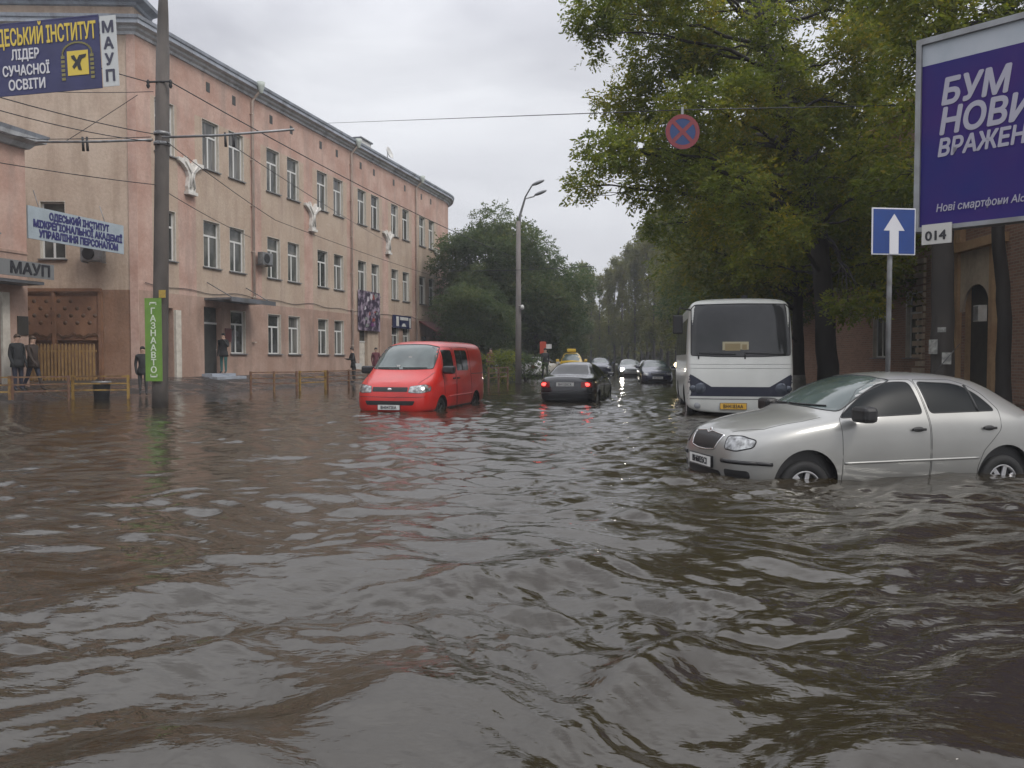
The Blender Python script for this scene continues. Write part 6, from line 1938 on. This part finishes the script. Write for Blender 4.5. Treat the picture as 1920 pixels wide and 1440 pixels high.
for k, (px, Y, s) in enumerate(pops):
    src = (pA, pB)[k % 2]
    o = src if src.name not in first else copy_tree(src)
    first[src.name] = 1
    o.matrix_basis = Matrix.Translation((at(px, 700, Y).x, Y, 0.2)) @ Matrix.Rotation(R(k * 77), 4, 'Z') @ Matrix.Diagonal((s * .9, s * .9, s, 1))
    o["label"] = "thin brownish poplar in the far row right of the dark tree group"

# ---- the far wood closing the street
def far_wood():
    rng = np.random.default_rng(77)
    parts = []
    for k in range(230):
        X = rng.uniform(-45, 75)
        Y = 112 + rng.uniform(-6, 18) + abs(X) * .05
        h = rng.uniform(5.0, 9.0) + (1.5 * math.sin(X * .21))
        for q in range(4):
            c = np.array([X + rng.normal(0, 1.2), Y + rng.normal(0, 1.2), h * (q + .6) / 4.2])
            parts.append(clump(rng, c, 2.0, 46, 1.35, k=5, width=.6))
    me = crown_mesh("far_wood", np.concatenate(parts), L_far)
    tag(link("far_wood", me), "far olive wood closing off the end of the street", None, None, "stuff")
far_wood()
# hedge and scrub round the lamp foot
def shrub(label, px, Y, h, r, seed, m=None):
    rng = np.random.default_rng(seed)
    x = at(px, 700, Y).x
    t = thing("shrub", label, "shrub", Matrix.Translation((x, Y, -.1)), "shrubs along the left pavement")
    mb = MB(); parts = []
    for k in range(9):
        e = Vector((rng.normal(0, r * .6), rng.normal(0, r * .4), h * rng.uniform(.55, 1)))
        limb_mesh(mb, rng, (Vector((0, 0, 0)), e * .5, e), .02, .006, 5, .02)
        parts.append(clump(rng, np.array(e), r * .5, 22, .26))
        parts.append(clump(rng, np.array(e) * np.array([1, 1, .45]), r * .5, 14, .26))
    mb.build("stems", [M_bark], t)
    link("foliage", crown_mesh("foliage", np.concatenate(parts), m or L_mid), t)
shrub("yellowish shrub between the red van tail and the lamp foot", 940, 41, 1.9, .8, 61, L_hero)
shrub("dark shrub right at the foot of the street lamp", 985, 43, 1.6, .8, 62, L_dark)
shrub("dark shrub at the curved end of the pink building", 880, 58, 3.2, 1.6, 63, L_dark)
# ---------------------------------------------------------------- people
M_skin = mat("skin", (0.42, 0.27, 0.2), 0.6)
def person(label, pos, face_deg, top, legs, hair, h=1.74, pose='stand', shoes=(0.02, 0.02, 0.02), hood=False):
    """one skinned body with jacket, trousers, shoes and bare head as material zones"""
    k = h / 1.74
    lean = 0.10 if pose == 'lean' else 0.0
    st = 0.24 if pose == 'walk' else 0.0
    V, E, Rr = [], [], []
    def v(p, r):
        V.append(p); Rr.append(r); return len(V) - 1
    def e(a, b): E.append((a, b))
    pel = v((0, 0, .95), (.155, .12))
    sp = v((0 + lean * .4, 0, 1.15), (.15, .115)); e(pel, sp)
    ch = v((lean * .8, 0, 1.36), (.175, .125)); e(sp, ch)
    nk = v((lean, 0, 1.50), (.062, .062)); e(ch, nk)
    h1 = v((lean + .02, 0, 1.58), (.078, .085)); e(nk, h1)
    h2 = v((lean + .02, 0, 1.67), (.078, .09)); e(h1, h2)
    ends = []
    for s in (1, -1):
        hip = v((0, s * .095, .88), (.098, .098)); e(pel, hip)
        kn = v((s * st * .45 + .02, s * .10, .50), (.066, .066)); e(hip, kn)
        an = v((s * st - (.05 if s * st < 0 else 0), s * .10, .10), (.045, .045)); e(kn, an)
        toe = v((s * st + .13, s * .115, .035), (.04, .034)); e(an, toe)
        sh = v((lean * .8, s * .185, 1.41), (.07, .07)); e(ch, sh)
        if pose == 'lean':
            el = v((lean + .05, s * .27, 1.15), (.052, .052)); wr = v((lean + .24, s * .12, 1.18), (.036, .036))
        elif pose == 'phone' and s == 1:
            el = v((lean + .1, s * .27, 1.16), (.052, .052)); wr = v((lean + .18, s * .14, 1.42), (.036, .036))
        else:
            el = v((lean - s * st * .5 - .02, s * .235, 1.13), (.052, .052)); wr = v((lean - s * st * .8 + .06, s * .225, .90), (.036, .036))
        e(sh, el); e(el, wr)
        d = (Vector(V[wr]) - Vector(V[el])).normalized()
        ha = v(tuple(Vector(V[wr]) + d * .07), (.042, .026)); e(wr, ha)
        for q in range(4):
            f1 = v(tuple(Vector(V[ha]) + d * .06 + Vector((.018 * (q - 1.5), 0, 0))), (.011, .011)); e(ha, f1)
            f2 = v(tuple(Vector(V[f1]) + d * (.03 + .006 * (q % 2)) + Vector((0, -s * .012, 0))), (.009, .009)); e(f1, f2)
        th = v(tuple(Vector(V[wr]) + d * .06 + Vector((.05, 0, .0))), (.011, .011)); e(wr, th)
    me = bpy.data.meshes.new("p"); me.from_pydata(V, E, [])
    o = bpy.data.objects.new("p", me); COL.objects.link(o)
    o.modifiers.new("skin", 'SKIN')
    sv = me.skin_vertices[0].data
    for i, r in enumerate(Rr):
        sv[i].radius = r
        sv[i].use_root = (i == 0)
    sub = o.modifiers.new("s", 'SUBSURF'); sub.levels = 2; sub.render_levels = 2
    dg = bpy.context.evaluated_depsgraph_get()
    out = bpy.data.meshes.new_from_object(o.evaluated_get(dg))
    bpy.data.objects.remove(o)
    out.materials.clear()
    for m in (M_skin, top, legs, mat("dark shoes", shoes, .5)): out.materials.append(m)
    for p in out.polygons:
        c = p.center
        p.use_smooth = True
        armout = abs(c.y) > .2 or (c.x > lean + .17)
        if c.z > 1.49: p.material_index = 0
        elif c.z > .80 or armout: p.material_index = 1
        elif c.z > .1: p.material_index = 2
        else: p.material_index = 3
    for i in range(len(V)):
        pass
    M = Matrix.Translation(pos) @ Matrix.Rotation(R(face_deg), 4, 'Z') @ Matrix.Scale(k, 4)
    t = tag(link("person", out, None, M), label, "person")
    hc = Vector((lean + .02, 0, 1.635))
    a = MB(); bm = sphere_bm(1, tuple(hc + Vector((-.012, 0, .03))), (.098, .088, .10), 20, 14)
    if hood:
        bmesh.ops.delete(bm, geom=[q for q in bm.verts if q.co.x > hc.x + .055 and q.co.z < hc.z + .07], context='VERTS')
    else:
        bmesh.ops.delete(bm, geom=[q for q in bm.verts if q.co.z < hc.z - .03 + (q.co.x - hc.x) * .8], context='VERTS')
    a.add_bm(bm, 0, None, True)
    a.build("hood" if hood else "hair", [top if hood else hair], t)
    a = MB(); a.add_bm(sphere_bm(.016, tuple(hc + Vector((.085, 0, -.012))), (1.2, .8, 1.3), 10, 8), 0, None, True)
    for s in (1, -1):
        a.add_bm(sphere_bm(.022, tuple(hc + Vector((0, s * .08, -.01))), (.8, .35, 1.3), 10, 8), 0, None, True)
    a.build("nose_and_ears", [M_skin], t)
    a = MB()
    for s in (1, -1):
        a.add_bm(sphere_bm(.011, tuple(hc + Vector((.078, s * .033, .018))), (.6, 1, .7), 10, 8), 0, None, True)
    a.build("eyes", [M_dark], t)
    # coat skirt
    a = MB(); a.lathe([(.165, .98), (.185, .84), (.195, .74), (.185, .74), (.15, .9)], 20, 0, Matrix.Diagonal((.92, 1.05, 1, 1)), 'z'); a.build("coat_hem", [top], t)
    return t
def gp(px, Y):
    x = at(px, 700, Y).x
    return Vector((x, Y, float(ground_z(x, Y))))
hair_d = mat("dark hair", (0.02, 0.014, 0.01), .6)
hair_b = mat("brown hair", (0.06, 0.035, 0.02), .6)
c_black = mat("black jacket", (0.012, 0.013, 0.014), .75, c2=(.02, .021, .022), scale=8)
c_brown = mat("brown coat", (0.045, 0.028, 0.02), .8, c2=(.03, .02, .015), scale=8)
c_jean = mat("dark jeans", (0.018, 0.02, 0.035), .8, c2=(.028, .03, .05), scale=9)
c_teal = mat("teal trousers", (0.04, 0.13, 0.12), .8, c2=(.03, .09, .085), scale=9)
c_dkred = mat("dark red jacket", (0.10, 0.02, 0.03), .8)
c_grey = mat("grey trousers", (0.05, 0.05, 0.05), .8)
person("person in a dark jacket and jeans standing at the gateway behind the railing", gp(33, 23.2), -20, c_black, c_jean, hair_b, 1.72, 'stand')
person("person in a brown coat walking just right of the one in the dark jacket", gp(62, 23.7), -10, c_brown, c_jean, hair_b, 1.68, 'walk')
person("person in black half hidden behind the green pole advert", gp(268, 26.2), -60, c_black, c_grey, hair_d, 1.66, 'stand', hood=True)
q = fac(28.25, .45, .62)
person("person in a black hooded jacket and teal trousers on the step under the canopy", q, -100, c_black, c_teal, hair_d, 1.72, 'phone', hood=True)
person("person in a long black coat left of the doorway under the printed poster", gp(664, 38.5), -150, c_black, c_grey, hair_d, 1.75, 'lean')
person("person in a dark red jacket beside the windscreen of the red van", gp(705, 42.0), -60, c_dkred, c_jean, hair_d, 1.72, 'stand')
person("distant person in dark clothes right of the street lamp", gp(1022, 44.0) + Vector((0, 0, .45)), -80, c_black, c_jean, hair_d, 1.72, 'walk')
person("distant person in a dark red jacket seen right of the red van tail", gp(920, 46.0) + Vector((0, 0, .5)), -80, c_dkred, c_grey, hair_d, 1.7, 'stand')
pk = gp(664, 38.5)
t = thing("shopping_bag", "small white bag held by the person in the long black coat", "bag", Matrix.Translation(pk + Vector((.27, -.2, .85))))
a = MB(); a.prism([(-.12, -.16), (.12, -.16), (.15, .12), (-.15, .12)], -.05, .05); a.build("body", [M_white], t)
a = MB(); a.tube([(-.06, 0, .12), (-.05, 0, .24), (.05, 0, .24), (.06, 0, .12)], .008, 6); a.build("handle", [M_white], t)
# red and white street sign in the distance
q = at(1019, 652, 47)
t = thing("advert_board", "red and white advert board standing beyond the street lamp", "sign", Matrix.Translation((q.x, 47, 0)))
a = MB(); a.box(-.22, .16, -.04, .04, q.z - .38, q.z + .38, 0); a.box(.165, .5, -.04, .04, q.z - .05, q.z + .22, 1); a.build("board", [mat("sign orange red", (.42, .06, .03), .5), M_white], t)
a = MB(); a.tube([(0, .06, -.2), (0, .06, q.z + .3)], .035, 8); a.build("post", [M_steel], t)

# paper notices pasted round the grey trunk
M_paper = mat("weathered paper", (0.34, 0.34, 0.31), .8, c2=(.18, .18, .17), scale=9, lo=.42, hi=.6)
for px, py, w, h, lab in ((1752, 650, .2, .3, "larger torn paper notice pasted on the grey trunk under the billboard"), (1776, 672, .17, .24, "smaller pale paper notice low on the right of the grey trunk"), (1768, 618, .15, .1, "narrow paper strip uppermost on the grey trunk")):
    q = at(px, py, 16.0 - .31)
    xo = q.x - at(1768, py, 16).x
    a = MB()
    n = 6
    for i in range(n):
        def P_(k):
            an = (k / n - .5) * w / .3 + xo / .3
            rr = .305
            return Vector((at(1768, py, 16).x + rr * math.sin(an), 16.0 - rr * math.cos(an), 0))
        p0, p1 = P_(i), P_(i + 1)
        for (u, v) in ((0, 0),):
            d = Vector((0, 0, q.z))
            o0, o1 = p0 + (p0 - Vector((at(1768, py, 16).x, 16, 0))) * .02, p1 + (p1 - Vector((at(1768, py, 16).x, 16, 0))) * .02
            a.face([o0 + d - Vector((0, 0, h / 2)), o1 + d - Vector((0, 0, h / 2)), o1 + d + Vector((0, 0, h / 2)), o0 + d + Vector((0, 0, h / 2))])
    tag(a.build("paper_notice", [M_paper]), lab, "notice", "paper notices on the grey trunk")

# ---------------------------------------------------------------- damp air
hz = MB(); hz.box(-330, 330, -130, 350, -1.4, 24)
hm = bpy.data.materials.new("damp air")
hm.use_nodes = True
hn = hm.node_tree.nodes
hn.clear()
ho = hn.new("ShaderNodeOutputMaterial"); hv = hn.new("ShaderNodeVolumePrincipled")
hv.inputs["Color"].default_value = (0.86, 0.88, 0.92, 1)
hv.inputs["Density"].default_value = 0.0012
hm.node_tree.links.new(hv.outputs[0], ho.inputs["Volume"])
tag(hz.build("haze", [hm]), "thin damp haze filling the street", None, None, "stuff")
